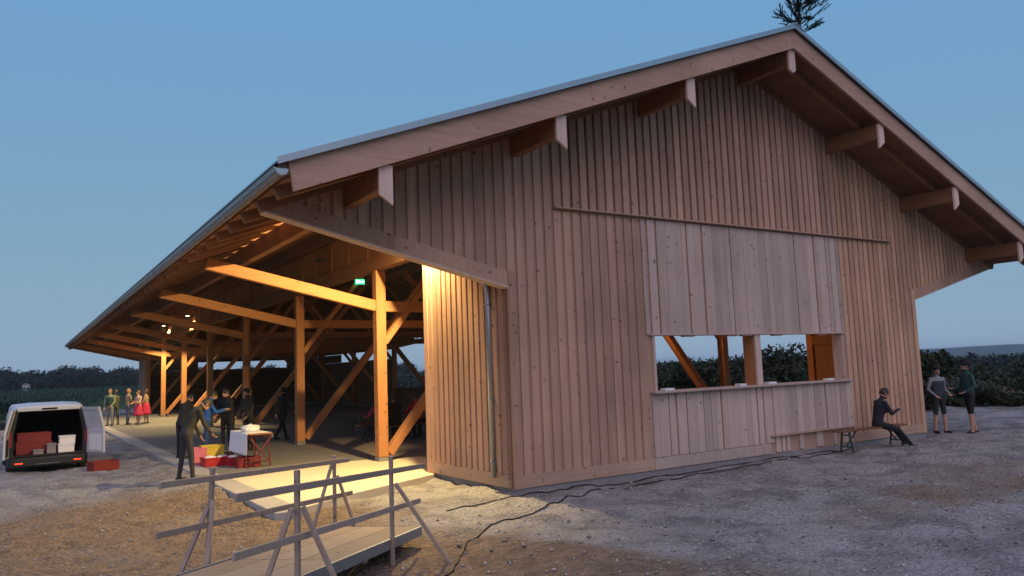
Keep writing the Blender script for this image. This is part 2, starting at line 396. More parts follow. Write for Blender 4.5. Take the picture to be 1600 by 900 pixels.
PITCH, GAP = .205, .062
FX1, FX2, FZ = .99, 11.49, 4.84
def board(xa, xb, zba, zbb, zta, ztb, y0, y1, mat, name='board'):
    MB().prism([(xa, zba), (xb, zbb), (xb, ztb), (xa, zta)], 1, y0, y1).build(name, mat, hall)
n = int((W + 2 * EAVE) / PITCH)
x = -EAVE + .2
pend = []
while x < W + EAVE - .2:
    wv = PITCH * random.uniform(.96, 1.04); xa, xb = x + GAP/2, x + wv - GAP/2; xm = (xa + xb) / 2; x += wv
    dy = random.uniform(0, .006); yf = -.026 - dy
    near_corner = (xb > -.04 and xa < .125) or (xb > W - .125 and xa < W + .04)
    mat = M['clad_brown'] if xm > 9.35 else M['clad']
    t = lambda q: roofz(q, 8.53)
    if near_corner:
        board(xa, xb, 3.658, 3.658, t(xa), t(xb), yf, -.001, mat); continue
    if xm < 0 or xm > W:
        if t(xm) - ob(xm) < .35: continue
        board(xa, xb, ob(xa) + .2525, ob(xb) + .2525, t(xa), t(xb), yf, -.001, mat)
        continue
    if xm < FX1 or xm > FX2:
        if xa < .12: xa = .125
        if xb > W - .12: xb = W - .125
        if xb - xa < .04: continue
        board(xa, xb, .2255, .2255, t(xa), t(xb), yf, -.001, mat); continue
    board(xa, xb, FZ + .012, FZ + .012, t(xa), t(xb), yf - .03, -.001, mat)
    if 3.1 < xm < 9.36: continue
    board(xa, xb, .2255, .2255, FZ - .045, FZ - .045, yf, -.001, mat)
# fresh paler boards above and below the hatch, uneven widths
x = 3.06
while x < 9.3:
    wv = random.choice([.16, .2, .2, .24, .27]); xa, xb = x + .008, min(9.36, x + wv - random.choice([-.005, -.005, -.004, .0, .02, .045])); x += wv
    yf = -.028 - random.uniform(0, .010)
    board(xa, xb, WT + .02, WT + .02, FZ - .045, FZ - .045, yf, -.001, M['pale'], 'pale_board')
x = 3.12
while x < 9.3:
    wv = random.choice([.16, .2, .2, .24, .27]); xa, xb = x + .008, min(9.36, x + wv - random.choice([-.005, -.005, -.004, .0, .02, .04])); x += wv
    if x > 9.36 and xb - xa < .06: break
    yf = -.028 - random.uniform(0, .010)
    zb = .235 if (xa + xb) / 2 < 6.45 else .40
    board(xa, xb, zb, zb, WS - .03, WS - .03, yf - (.03 if zb > .3 else 0), -.001, M['pale'], 'pale_board')
    if zb > .3 and random.random() < .8:
        board(xa + .03, xb - .02, .03, .03, .37, .37, -.03, -.001, M['pale'], 'pale_board')
MB().box((6.42, -.11, .372), (9.38, -.002, .395)).build('panel_ledge', M['trimx'], hall)
# horizontal trims
for k, (a, b) in enumerate([(.125, 3.1), (3.108, 6.44)]):
    MB().box((a, -.031 - .002*k, .012), (b, -.001, .225)).build('base_board', M['trimx' if k == 0 else 'pale'], hall)
MB().box((9.40, -.031, .012), (W - .125, -.001, .225)).build('base_board', M['trimx'], hall)
MB().box((FX1 - .01, -.125, FZ - .012), (FX2 + .01, -.002, FZ + .008)).build('drip_ledge', M['trimx'], hall)
for xa in (0, W - .12):
    MB().box((xa - (.03 if xa == 0 else 0), -.040, .006), (xa + .12 + (.03 if xa else 0), .0, 3.655)).build('corner_board', M['clad'] if xa == 0 else M['clad_brown'], hall)
# trim along the raking lower edge of both wings
for sg in (-1, 1):
    xs = (lambda d: -d) if sg < 0 else (lambda d: W + d)
    for a, b in ((.035, 2.1), (2.104, EAVE - .1)):
        p = [(xs(a), ob(xs(a)) + .003), (xs(b), ob(xs(b)) + .003), (xs(b), ob(xs(b)) + .252), (xs(a), ob(xs(a)) + .252)]
        MB().prism(p, 1, -.030, -.001).build('raking_board', M['clad'], hall)
    for a, b in ((.0, 2.25), (2.255, EAVE - .02)):
        p = [(xs(a), ob(xs(a)) - .028), (xs(b), ob(xs(b)) - .028), (xs(b), ob(xs(b))), (xs(a), ob(xs(a)))]
        MB().prism(p, 1, -.036, .20).build('soffit_trim', M['plate'], hall)
# hatch: sill, head, jambs, mullion
MB().box((WX1 - .1, -.16, WS - .025), (WX2 + .13, .24, WS + .02)).build('hatch_sill', M['pale'], hall, bevel=.006)
MB().box((WX1 - .06, -.085, WT), (WX2 + .08, .2, WT + .03)).build('hatch_head', M['pale'], hall)
MB().box((WX1 - .001, -.06, WS + .021), (WX1 + .05, .2, WT - .001)).build('hatch_jamb', M['pale'], hall)
MB().box((WX2 - .05, -.06, WS + .021), (WX2 + .001, .2, WT - .001)).build('hatch_jamb', M['pale'], hall)
MB().box((6.14, .0, WS + .021), (6.30, .30, WT - .001)).build('mullion', M['postz'], hall, bevel=.008)
MB().box((6.135, -.045, WS + .021), (6.305, -.002, WT - .001)).build('mullion_cover', M['plate'], hall)
for xx in (4.05, 5.3, 5.75, 6.75, 8.3):
    MB().box((xx, -.06, WT - .03), (xx + .28, .05, WT - .001)).build('hatch_stop', M['backing'], hall)

# corner panels on both long sides (y 0 .. 3.16) and at the far end
def side_panel(xp, sg, y0, y1, ztop, boards=True):
    # sg -1: faces -x
    MB().box((xp, y0 + .12, .0), (xp - sg * .08, y1, ztop)).build('side_skin', M['backing'], hall)
    MB().box((xp, y0 + .13, .012), (xp + sg * .052, y1 - .14, .225)).build('base_board', M['trimx'], hall)
    y = y0 + .13
    while y < y1 - .2:
        MB().box((xp, y + GAP/2, .23), (xp + sg * (.05 + random.uniform(0, .005)), y + PITCH - GAP/2, ztop)).build('board', M['clad'], hall); y += PITCH
    MB().box((xp - sg * .085, y1 - .135, .006), (xp + sg * .062, y1 + .03, ztop)).build('corner_board', M['clad'], hall)
side_panel(0, -1, 0, 3.13, 4.41)
side_panel(W, 1, 0, 3.13, 4.41)
side_panel(0, -1, 43.8, LEN, 4.41)
# inner lining of right corner panel (framed plywood)
MB().box((W - .16, .2, .0), (W - .09, 3.13, 4.4)).build('lining_panel', M['infill'], hall)
MB().box((W - .22, 2.93, .0), (W - .163, 3.12, 4.4)).build('lining_frame', M['postz'], hall)
MB().box((W - .22, .2, 2.35), (W - .163, 2.928, 2.6)).build('lining_frame', M['beamy'], hall)

# frames: posts, braces, ties, struts
XR = 11.72
MB_post = {}
for i, fy in enumerate(FR):
    for xp, sg, xe in ((.12, 1, -3.75), (XR, -1, W + 3.75)):
        post = MB().box((xp - .12, fy - .12, .09), (xp + .12, fy + .12, 4.42)).build('post', M['postz'], hall, bevel=.012)
        MB().box((xp - .125, fy - .125, -.05), (xp + .125, fy + .125, .088)).build('post_foot', M['plinth'], hall)
        # long brace from the foot to the ridge, short brace from mid post to the purlin
        dirx = sg
        MB().beam((xp + dirx * .16, fy, .16), (HX - dirx * .35, fy, .16 + (abs(HX - xp) - .5) * 1.21), .18, .24, (0, 1, 0)).build('long_brace', M['beamx'], hall, bevel=.01)
        MB().beam((xp + dirx * .10, fy + .004, 2.72), (xp + dirx * 3.05, fy + .004, 2.72 + 2.95 * 1.25), .14, .2, (0, 1, 0)).build('short_brace', M['beamx'], hall, bevel=.01)
        # outward strut carrying the eaves
        MB().beam((xp - dirx * .1, fy, 3.58), (xe, fy, 4.40), .16, .24, (0, 1, 0)).build('eaves_strut', M['beamx'], hall, bevel=.012) if False else \
        MB().beam((xp - dirx * .1, fy, 3.58), (xe, fy, 4.42), .16, .25).build('eaves_strut', M['beamx'], hall, bevel=.012)
    MB().beam((.1, fy, 3.57), (XR - .1, fy, 3.57), .15, .25).build('tie_beam', M['beamx'], hall, bevel=.012)

# plates on the posts, infill above them, purlins
for xp in (.12, XR):
    for a, b in ((.09, 15.2), (15.205, 30.9), (30.905, LEN - .09)):
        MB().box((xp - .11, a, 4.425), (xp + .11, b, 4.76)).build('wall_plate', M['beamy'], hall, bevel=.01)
for k in range(37):
    y0 = .1 + k * 1.255
    MB().box((.07, y0 + .006, 4.765), (.11, y0 + 1.249, 5.55)).build('infill_panel', M['infill'], hall)
    MB().box((.05, y0 - .04, 4.768), (.069, y0 + .05, 5.52)).build('cover_strip', M['infill'], hall)
PZ = [(0, 'ridge_purlin')] + [(s * d, 'purlin') for d in (3.0, 6.0, 9.04) for s in (-1, 1)]
for dx, nm in PZ:
    xx = HX + dx; zb = roofz(xx, 7.99); zt = roofz(xx, 8.345)
    MB().box((xx - .075, -OV + .04, zb), (xx + .075, LEN + OV - .04, zt)).build(nm, M['beamy'], hall, bevel=.01)
    # end cover plate with a slanted foot
    s = -1 if dx < 0 else 1
    lo = roofz(xx, 7.84)
    if dx == 0:
        p = [(xx - .1, lo + .03), (xx + .02, lo - .03), (xx + .1, lo + .04), (xx + .1, zt), (xx - .1, zt)]
    else:
        c = .07 * s
        p = [(xx - .1, lo - .07 * (1 if s > 0 else -1)), (xx + .1, lo + .07 * (1 if s > 0 else -1)), (xx + .1, zt - .02), (xx - .1, zt - .02)]
    MB().prism(p, 1, -OV - .012, -OV + .037).build('end_plate', M['plate'], hall)

# rafters, roof sheathing, metal sheet
EX = EAVE + .06
nr = 56
for side in (-1, 1):
    xe = HX + side * (HX + EX)
    for k in range(nr):
        yy = -OV + .5 + k * (LEN + 2 * OV - 1.0) / (nr - 1)
        p = [(HX, 8.35), (xe, roofz(xe, 8.35)), (xe, roofz(xe, 8.50)), (HX, 8.50)]
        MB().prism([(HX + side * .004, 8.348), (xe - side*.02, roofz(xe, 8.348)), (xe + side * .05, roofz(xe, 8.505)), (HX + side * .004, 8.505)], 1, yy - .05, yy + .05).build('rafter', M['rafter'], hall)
    # sheathing planks run along the hall
    npl = 44
    for k in range(npl):
        a = HX + side * (HX + EX + .05) * k / npl; b = HX + side * ((HX + EX + .05) * (k + 1) / npl - .006)
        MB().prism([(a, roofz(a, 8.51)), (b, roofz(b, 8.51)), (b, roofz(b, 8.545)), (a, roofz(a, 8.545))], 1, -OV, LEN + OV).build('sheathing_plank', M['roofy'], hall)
    a, b = HX, HX + side * (HX + EX + .12)
    MB().prism([(a, 8.55), (b, roofz(b, 8.55)), (b, roofz(b, 8.72)), (a, 8.72)], 1, -OV - .03, LEN + OV + .03).build('roof_deck', M['backing'], hall)
    sh = MB().prism([(a + side * .002, 8.735), (b + side * .06, roofz(b + side * .06, 8.73)), (b + side * .06, roofz(b + side * .06, 8.755)), (a + side * .002, 8.76)], 1, -OV - .15, LEN + OV + .15)
    for k in range(16):
        q = a + side * (k + .5) * (HX + EX) / 16
    sheet = sh.build('roof_sheet', M['sheet'], hall)
    # verge: barge board and metal edge
    mid = HX + side * (HX + EX) * .52
    for (u0, u1) in ((HX + side * .004, mid), (mid + side * .004, HX + side * (HX + EX - .06))):
        for yv in (-OV - .075, LEN + OV + .035):
            MB().prism([(u0, roofz(u0, 8.315)), (u1, roofz(u1, 8.315)), (u1 + (side * .07 if abs(u1 - mid) > .1 else 0), roofz(u1, 8.705)), (u0, roofz(u0, 8.705))], 1, yv, yv + .055).build('barge_board', M['barge'], hall)
    e0, e1 = HX + side * .003, HX + side * (HX + EX + .16)
    MB().prism([(e0, 8.71), (e1, roofz(e1, 8.71)), (e1, roofz(e1, 8.805)), (e0, 8.805)], 1, -OV - .155, -OV - .135).build('verge_flashing', M['zinc'], hall)
# ridge cap
MB().prism([(HX - .25, roofz(HX - .25, 8.79)), (HX, 8.80), (HX + .25, roofz(HX + .25, 8.79)), (HX + .25, roofz(HX + .25, 8.81)), (HX, 8.83), (HX - .25, roofz(HX - .25, 8.81))], 1, -OV - .17, LEN + OV + .17).build('ridge_cap', M['zinc'], hall)

# gutters with end caps, brackets, downpipe
def gutter(xc, zc):
    prof = []; nseg = 9; r = .085
    m = MB(); ys = list(np.linspace(-OV - .1, LEN + OV + .1, 13))
    outer = [(xc + r * math.cos(math.pi + math.pi * k / nseg), zc + r * math.sin(math.pi + math.pi * k / nseg)) for k in range(nseg + 1)]
    inner = [(xc + (r - .008) * math.cos(2*math.pi - math.pi * k / nseg), zc + (r - .008) * math.sin(2*math.pi - math.pi * k / nseg)) for k in range(nseg + 1)]
    ring = outer + inner
    m.loft([[(px, y, pz) for px, pz in ring] for y in ys])
    g = m.build('gutter', M['zinc'], hall)
    for ye in (-OV - .108, LEN + OV + .1):
        MB().prism(outer, 1, ye, ye + .008).build('end_cap', M['zinc'], g)
    MB().tube([(xc - r - .004, -OV - .1, zc + .005), (xc - r - .004, LEN + OV + .1, zc + .005)], .011, 6).build('bead', M['zinc'], g)
    for k in range(40):
        y = -OV + .4 + k * 1.22
        MB().tube([(xc - r - .006, y, zc + .01)] + [(xc + (r + .006) * math.cos(math.pi + math.pi * j / 6), y, zc + (r + .006) * math.sin(math.pi + math.pi * j / 6)) for j in range(1, 6)] + [(xc + r + .006, y, zc + .01)], .008, 5).build('bracket', M['zinc'], g)
gutter(-EX - .1, 4.60); gutter(W + EX + .1, 4.60)
dp = MB().tube([(-.16, .62, 3.62), (-.13, .56, 3.50), (-.115, .52, 3.38), (-.115, .52, .16)], .05, 14).build('downpipe', M['zinc'], hall, smooth=True)
for z in (3.13, 1.5, .42):
    MB().tube([(-.115 + .056 * math.cos(a), .52 + .056 * math.sin(a), z) for a in np.linspace(0, 2*math.pi, 15)], .010, 5, cap=False).build('pipe_clamp', M['steel'], dp)
    MB().tube([(-.06, .52, z), (.0, .60, z)], .008, 5).build('clamp_pin', M['steel'], dp)

# right long wall (boarded far bays with a light strip) and far gable
def hplanks(axis, const, a0, a1, z0, z1, th, nm='plank'):
    z = z0
    while z < z1 - .02:
        zt = min(z1, z + .24)
        if axis == 'y': MB().box((const, a0, z + .003), (const + th, a1, zt)).build(nm, M['darkwall'], hall)
        else: MB().box((a0, const, z + .003), (a1, const + th, zt)).build(nm, M['darkwall'], hall)
        z = zt
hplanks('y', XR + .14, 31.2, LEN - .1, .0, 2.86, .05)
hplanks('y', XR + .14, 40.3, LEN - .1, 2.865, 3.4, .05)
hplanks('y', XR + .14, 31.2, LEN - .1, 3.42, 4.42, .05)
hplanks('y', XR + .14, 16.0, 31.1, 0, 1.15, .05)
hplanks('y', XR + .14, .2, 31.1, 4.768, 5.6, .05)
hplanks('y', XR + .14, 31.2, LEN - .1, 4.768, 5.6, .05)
# far gable: boards with a long opening and two slits
hplanks('x', LEN - .06, .1, W - .1, 0, 2.72, .05)
hplanks('x', LEN - .06, .1, 3.7, 2.722, 3.25, .05); hplanks('x', LEN - .06, 9.95, W - .1, 2.722, 3.25, .05)
hplanks('x', LEN - .06, .1, W - .1, 3.25, 4.10, .05); hplanks('x', LEN - .06, .1, W - .1, 4.17, 4.57, .05)
for za, xs in ((4.10, (.1, 3.1, 4.3, 4.75, 7.3, 7.7, 9.6)), (4.57, (.1, 3.6, 5.1, 5.4, 8.2, 8.7, 11.2))):
    for a, b in ((xs[0], xs[1]), (xs[2], xs[3]), (xs[4], xs[5]), (xs[6], W - .1)): MB().box((a, LEN - .06, za + .002), (b, LEN - .01, za + .068)).build('plank', M['darkwall'], hall)
fg = MB(); fg.prism([(.0, 4.642), (W, 4.642), (W, roofz(W, 8.5)), (HX, 8.5), (0, roofz(0, 8.5))], 1, LEN - .06, LEN - .01)
fg.prism([(-EAVE + .1, ob(-EAVE + .1)), (-.002, 3.4), (-.002, roofz(0, 8.5)), (-EAVE + .1, roofz(-EAVE + .1, 8.5))], 1, LEN - .06, LEN - .01)
fg.prism([(W + EAVE - .1, ob(W + EAVE - .1)), (W + .002, 3.4), (W + .002, roofz(W, 8.5)), (W + EAVE - .1, roofz(W + EAVE - .1, 8.5))], 1, LEN - .06, LEN - .01)
fg.build('far_gable_boarding', M['infill'], hall)

# ------------------------------------------------------------------ floodlights under the eaves
def floodlight(y, lit, label, energy=0):
    t = thing('floodlight', label, 'floodlight', (-.22, y, 5.12), 0, 'floodlights along the eaves wall')
    MB().box((-.09, -.11, -.035), (.07, .11, .035)).build('housing', M['black'], t, bevel=.01)
    MB().box((-.075, -.095, -.043), (.055, .095, -.036)).build('lens', M['lampglass'] if lit else M['glass'], t)
    b = MB(); b.box((.07, -.02, -.015), (.28, .02, .015)); b.build('bracket', M['black'], t)
    if lit:
        ld = bpy.data.lights.new('floodlight_lamp', 'SPOT'); ld.energy = energy; ld.color = (1, .73, .31); ld.shadow_soft_size = .06
        if ld.type == 'SPOT': ld.spot_size = R(125); ld.spot_blend = .25
        if y < 9: ld.spot_size = R(158); ld.spot_blend = .5; aim = Vector((-.55, .28, -.78))
        lo = bpy.data.objects.new('lamp', ld); COL.objects.link(lo); lo.parent = t
        if y < 9: lo.rotation_euler = (-aim).to_track_quat('Z', 'Y').to_euler()
        lo.location = (-.03, 0, -.13)
    return t
floodlight(2.5, True, 'lit black floodlight under the eaves above the boarded corner panel', 2700)
floodlight(9.08, False, 'unlit black floodlight under the eaves between the first and second post', 0)
floodlight(15.1, False, 'unlit black floodlight under the eaves between the second and third post', 0)
floodlight(21.45, False, 'unlit black floodlight under the eaves between the third and fourth post', 0)
floodlight(28.1, True, 'lit floodlight under the eaves between the fourth and fifth post', 2000)
floodlight(35.2, True, 'lit floodlight under the eaves between the fifth and sixth post', 2400)
hf = thing('hall_floodlight', 'lit floodlight fixed to the first tie beam inside the hall', 'floodlight', (7.4, 5.72, 3.9))
MB().box((-.11, -.07, -.035), (.11, .05, .035)).build('housing', M['black'], hf, bevel=.01)
MB().box((-.095, -.06, -.043), (.095, .04, -.036)).build('lens', M['lampglass'], hf)
MB().box((-.02, .05, -.2), (.02, .06, .03)).build('bracket', M['black'], hf)
ld = bpy.data.lights.new('hall_lamp', 'POINT'); ld.energy = 300; ld.color = (1, .50, .16); ld.shadow_soft_size = .06
lo = bpy.data.objects.new('lamp', ld); COL.objects.link(lo); lo.parent = hf; lo.location = (0, -.02, -.12)
ex = thing('exit_sign', 'small glowing green emergency exit sign hanging under a tie in the hall', 'sign', (2.0, 11.78, 4.9))
MB().box((-.15, -.03, -.075), (.15, .0, .075)).build('sign_box', M['exitsign'], ex)
MB().box((-.12, -.036, -.045), (-.02, -.031, .05)).build('pictogram', M['exitwhite'], ex)
MB().prism([(.0, .015), (.07, .015), (.07, .05), (.13, 0), (.07, -.05), (.07, -.015), (.0, -.015)], 1, -.036, -.031).build('pictogram', M['exitwhite'], ex)
MB().tube([(0, -.015, .09), (0, -.015, .75)], .006, 5).build('hanger', M['black'], ex)

# ------------------------------------------------------------------ spruce tied to the ridge
def spruce_top():
    t = thing('ridge_spruce', 'small dark spruce top fixed to the ridge of the roof', 'tree', (6.5, -1.45, 8.55))
    MB().tube([(0, 0, 0), (.02, 0, .6), (.05, 0, 1.35)], [.035, .028, .008], 8).build('trunk', M['bark'], t)
    V = []; F = []; rb = MB()
    def twig(p, d, L, r):
        p = Vector(p); d = Vector(d).normalized(); q = p + d * L + Vector((0, 0, .12 * L))
        rb.tube([p, (p + q) / 2, q], [r, r * .7, r * .3], 5)
        nN = int(L * 420)
        for i in range(nN):
            s = random.uniform(.12, 1); c = p.lerp(q, s); a = Vector((random.gauss(0, 1), random.gauss(0, 1), random.gauss(0, 1))).normalized()
            e = (d * .9 + a * .8).normalized() * random.uniform(.03, .055); w = e.cross(a).normalized() * .005
            k = len(V); V.extend([c - w, c + w, c + e]); F.append((k, k + 1, k + 2))
    for i in range(54):
        h = random.uniform(.1, 1.3); a = random.uniform(0, 6.28); L = (1.05 - .55 * h) * random.uniform(.6, 1.0) * .82
        d = Vector((math.cos(a), math.sin(a) * .7, random.uniform(.2, .75)))
        base = Vector((.04 * h, 0, h)); twig(base, d, L, .008)
        for j in range(5):
            s = random.uniform(.3, .9); pp = base + d.normalized() * L * s; dd = (d + Vector((random.uniform(-.8, .8), random.uniform(-.8, .8), random.uniform(-.1, .4)))).normalized()
            twig(pp, dd, L * random.uniform(.2, .4), .004)
    rb.build('branches', M['bark'], t)
    me = bpy.data.meshes.new('needles'); me.from_pydata([tuple(v) for v in V], [], F); me.materials.append(M['needle'])
    link(bpy.data.objects.new('needles', me), t)
spruce_top()

# ------------------------------------------------------------------ ramp and its two trestle railings
U = Vector((UX, UY, 0)); VV = Vector((-UY, UX, 0))
rp = thing('wooden_ramp', 'low plank ramp with a steel side channel sloping down to the gravel', 'ramp', (-2.68, -1.87, 0))
def RL(s_, v_, z): # s back up the ramp, v across, z above ramp plane -> local to rp
    p = -U * s_ + VV * v_; return Vector((p.x, p.y, .01 + .077 * s_ + z))
def rbox(s0, s1, v0, v1, z0, z1):
    m = MB(); c = [RL(s0, v0, z0), RL(s0, v1, z0), RL(s1, v1, z0), RL(s1, v0, z0), RL(s0, v0, z1), RL(s0, v1, z1), RL(s1, v1, z1), RL(s1, v0, z1)]
    return m.add(c, [(0,3,2,1),(4,5,6,7),(0,1,5,4),(1,2,6,5),(2,3,7,6),(3,0,4,7)])
for k, (v0, v1) in enumerate([(.012, .36), (.372, .75), (.762, 1.10)]):
    rbox(.02 * k, 2.45, v0, v1, 0, .045).build('plank', M['deck'], rp, bevel=.004)
    rbox(2.46, 4.9, v0, v1, .002, .044).build('plank', M['deck'], rp, bevel=.004)
for v0 in (-.035, 1.115):
    rbox(.0, 4.9, v0, v0 + .03, -.06, .05).build('side_channel', M['steel'], rp)
for s_ in (.6, 1.7, 2.8, 3.9): rbox(s_, s_ + .1, .0, 1.1, -.1, -.003).build('bearer', M['deck'], rp)
def railing(label, b, posts, top, low, legs):
    b = Vector((b[0], b[1], 0)); t = thing('trestle_railing', label, 'railing', (b.x, b.y, 0), 0, 'temporary railings beside the ramp')
    for tt, zt, lean in posts:
        p = U * tt; g = G(b.x + p.x, b.y + p.y)
        MB().beam((p.x - lean, p.y, g - .03), (p.x, p.y, zt), .046, .04, (UY, -UX, 0)).build('post', M['rail'], t, bevel=.003)
    for (t0, z0, t1, z1), off in ((top, .05), (low, .047)):
        a, c = U * t0 - VV * off, U * t1 - VV * off
        MB().beam((a.x, a.y, z0), (c.x, c.y, z1), .022, .06).build('rail', M['rail'], t, bevel=.003)
    for tt, z, du, dv in legs:
        p = U * tt; q = p + U * du + VV * dv; g = G(b.x + q.x, b.y + q.y); off = VV * (.03 if dv > 0 else -.03)
        MB().beam((p.x + off.x, p.y + off.y, z), (q.x, q.y, g - .02), .042, .03, tuple(U)).build('leg', M['rail'], t, bevel=.003)
railing('batten railing along the steel channel side of the ramp', (-3.41, -2.69), [(0, 1.06, 0), (-2.26, 1.21, 0)], (-3.3, 1.15, 1.04, .82), (-3.32, .745, .86, .42),
        [(0.05, .75, .1, -.62), (-2.22, .9, .05, -.42), (-2.3, .9, -.1, .35)])
railing('batten railing on the far side of the ramp by the concrete slab', (-3.24, -.35), [(0, .885, 0), (-2.94, 1.10, .06)], (-3.86, 1.06, .38, .775), (-3.9, .62, .5, .29),
        [(0, .78, -.45, .15), (.03, .6, .2, -.2), (-2.9, .8, -.55, .12), (-2.98, .78, -.42, -.2)])

# cables along the gable
def cable(name, pts, label, dz=.012):
    P = []
    pts = [Vector((a, b_, 0)) for a, b_ in pts]
    for i in range(len(pts) - 1):
        p0 = pts[max(i-1, 0)]; p1 = pts[i]; p2 = pts[i+1]; p3 = pts[min(i+2, len(pts)-1)]
        for k in range(7):
            t = k / 7; q = .5 * ((2*p1) + (p2-p0)*t + (2*p0-5*p1+4*p2-p3)*t*t + (3*p1-p0-3*p2+p3)*t**3); P.append(q)
    P = [(q.x + random.uniform(-.01, .01), q.y + random.uniform(-.012, .012), G(q.x, q.y) + dz) for q in P]
    MB().tube(P, .0105, 6).build(name, M['cable'], smooth=True, label=label, cat='cable')
cable('power_cable', [(9.3, -.12), (8.4, -.2), (6.6, -.12), (4.2, -.1), (2.2, -.13), (1.04, -.2), (.02, -.28), (-.67, -.12), (-1.5, -.25)], 'black cable lying along the foot of the board gable')
cable('power_cable', [(8.48, -.3), (5.87, -.45), (3.94, -.5), (2.37, -.55), (1.35, -.7), (.44, -1.05), (-.43, -1.4), (-1.32, -1.62), (-2.1, -2.2), (-2.7, -2.95), (-3.1, -3.35), (-3.6, -3.5)], 'black cable curving over the gravel from the bench to the ramp')

# things on the hatch sill
for k, (xx, w, c) in enumerate([(3.40, .24, 'white'), (5.5, .2, 'white'), (6.42, .24, 'white'), (8.45, .22, 'white')]):
    t = thing('paper_tray', ['white paper tray on the hatch sill below the inner brace', 'white paper tray on the hatch sill just before the mullion', 'white paper tray on the hatch sill just past the mullion', 'white paper tray on the hatch sill below the orange inner panel'][k], 'tray', (xx + w/2, -.04, WS + .021))
    MB().box((-w/2, -.07, 0), (w/2, .07, .012)).build('base', M[c], t)
    r = MB()
    for a, b_ in (((-w/2, -.07, .013), (w/2, -.063, .045)), ((-w/2, .063, .013), (w/2, .07, .045)), ((-w/2, -.062, .013), (-w/2 + .007, .062, .045)), ((w/2 - .007, -.062, .013), (w/2, .062, .045))): r.box(a, b_)
    r.build('rim', M[c], t)

# ------------------------------------------------------------------ benches and tables
def bench(name, loc, rz, L, label, mat='benchwood', frame='greenmetal', w=.26, h=.47, cat='bench', group=None):
    t = thing(name, label, cat, loc, rz, group)
    MB().box((-L/2, -w/2, h - .028), (L/2, w/2, h)).build('seat' if cat == 'bench' else 'tabletop', M[mat], t, bevel=.006)
    for s in (-1, 1):
        xx = s * (L/2 - .28)
        f = MB()
        for sy in (-1, 1):
            f.beam((xx, sy * (w/2 - .04), h - .03), (xx, sy * (w/2 + .02), 0), .03, .03)
        f.beam((xx, -w/2, .12), (xx, w/2, .12), .025, .025); f.beam((xx, -w/2 + .02, h - .1), (xx, w/2 - .02, h - .1), .025, .025)
        f.build('leg_frame', M[frame], t)
        MB().beam((xx - s * .01, 0, .14), (xx - s * .38, 0, h - .04), .022, .022).build('stay', M[frame], t)
    return t
BY = -.62; bz = G(9.0, BY) + .005
bench('wooden_bench', (9.12, BY, bz), R(0), 2.45, 'narrow dark wooden folding bench standing against the board gable')
# serving table with cloth
tb = bench('serving_table', (-2.36, 7.8, 0), R(90), 1.9, 'folding table half covered by a hanging white tablecloth beside the red crates', 'tablewood', 'redframe', .52, .76, 'table')
xf = MB(); xf.beam((-.93, -.22, .1), (-.93, .22, .66), .02, .03); xf.beam((-.905, .22, .1), (-.905, -.22, .66), .02, .03); xf.build('cross_frame', M['redframe'], tb)
def drape(label, x0, x1, y0, y1, zt, drops):
    # cloth over a table: grid with folded hanging sides; drops: (-x, +x, -y, +y)
    nu, nv = 34, 26; V = []; F = []
    us = np.linspace(x0 - drops[0], x1 + drops[1], nu); vs_ = np.linspace(y0 - drops[2], y1 + drops[3], nv)
    for j, v in enumerate(vs_):
        for i, u in enumerate(us):
            ox = max(x0 - u, 0, u - x1); oy = max(y0 - v, 0, v - y1); dz = max(ox, oy) if min(ox, oy) == 0 else math.hypot(ox, oy) * .9
            fx = min(max(u, x0), x1); fy = min(max(v, y0), y1)
            wob = .022 * math.sin(u * 17 + v * 3) * min(1, oy * 3) + .022 * math.sin(v * 19 + 1) * min(1, ox * 3)
            sx = (-1 if u < x0 else 1) * (.012 + ox * .07) if ox > 0 else 0; sy = (-1 if v < y0 else 1) * (.012 + oy * .10 ) if oy > 0 else 0
            V.append((fx + sx + (wob if ox > 0 else 0), fy + sy + (wob if oy > 0 else 0), zt + .004 - dz))
    for j in range(nv - 1):
        for i in range(nu - 1):
            a = j * nu + i; F.append((a, a + 1, a + nu + 1, a + nu))
    me = bpy.data.meshes.new('tablecloth'); me.from_pydata(V, [], F); me.materials.append(M['cloth']); me.polygons.foreach_set('use_smooth', [True] * len(F))
    o = bpy.data.objects.new('tablecloth', me); so = o.modifiers.new('thick', 'SOLIDIFY'); so.thickness = .003
    link(o, label=label, cat='tablecloth')
drape('white cloth hanging from the folding table beside the red crates', -2.63, -2.09, 6.95, 8.55, .763, (.48, .12, .0, .0))
bw = thing('serving_bowl', 'white lidded serving dish standing on the white tablecloth', 'dish', (-2.42, 7.55, .77))
ring = lambda r, z, n_=20: [(r * math.cos(2*math.pi*k/n_), r * math.sin(2*math.pi*k/n_), z) for k in range(n_)]
MB().loft([ring(.17, 0), ring(.2, .03), ring(.215, .12), ring(.205, .12), ring(.19, .03)]).build('dish', M['white'], bw, smooth=True)
MB().loft([ring(.2, .122), ring(.19, .145), ring(.05, .16), ring(.03, .18)]).build('lid', M['white'], bw, smooth=True)

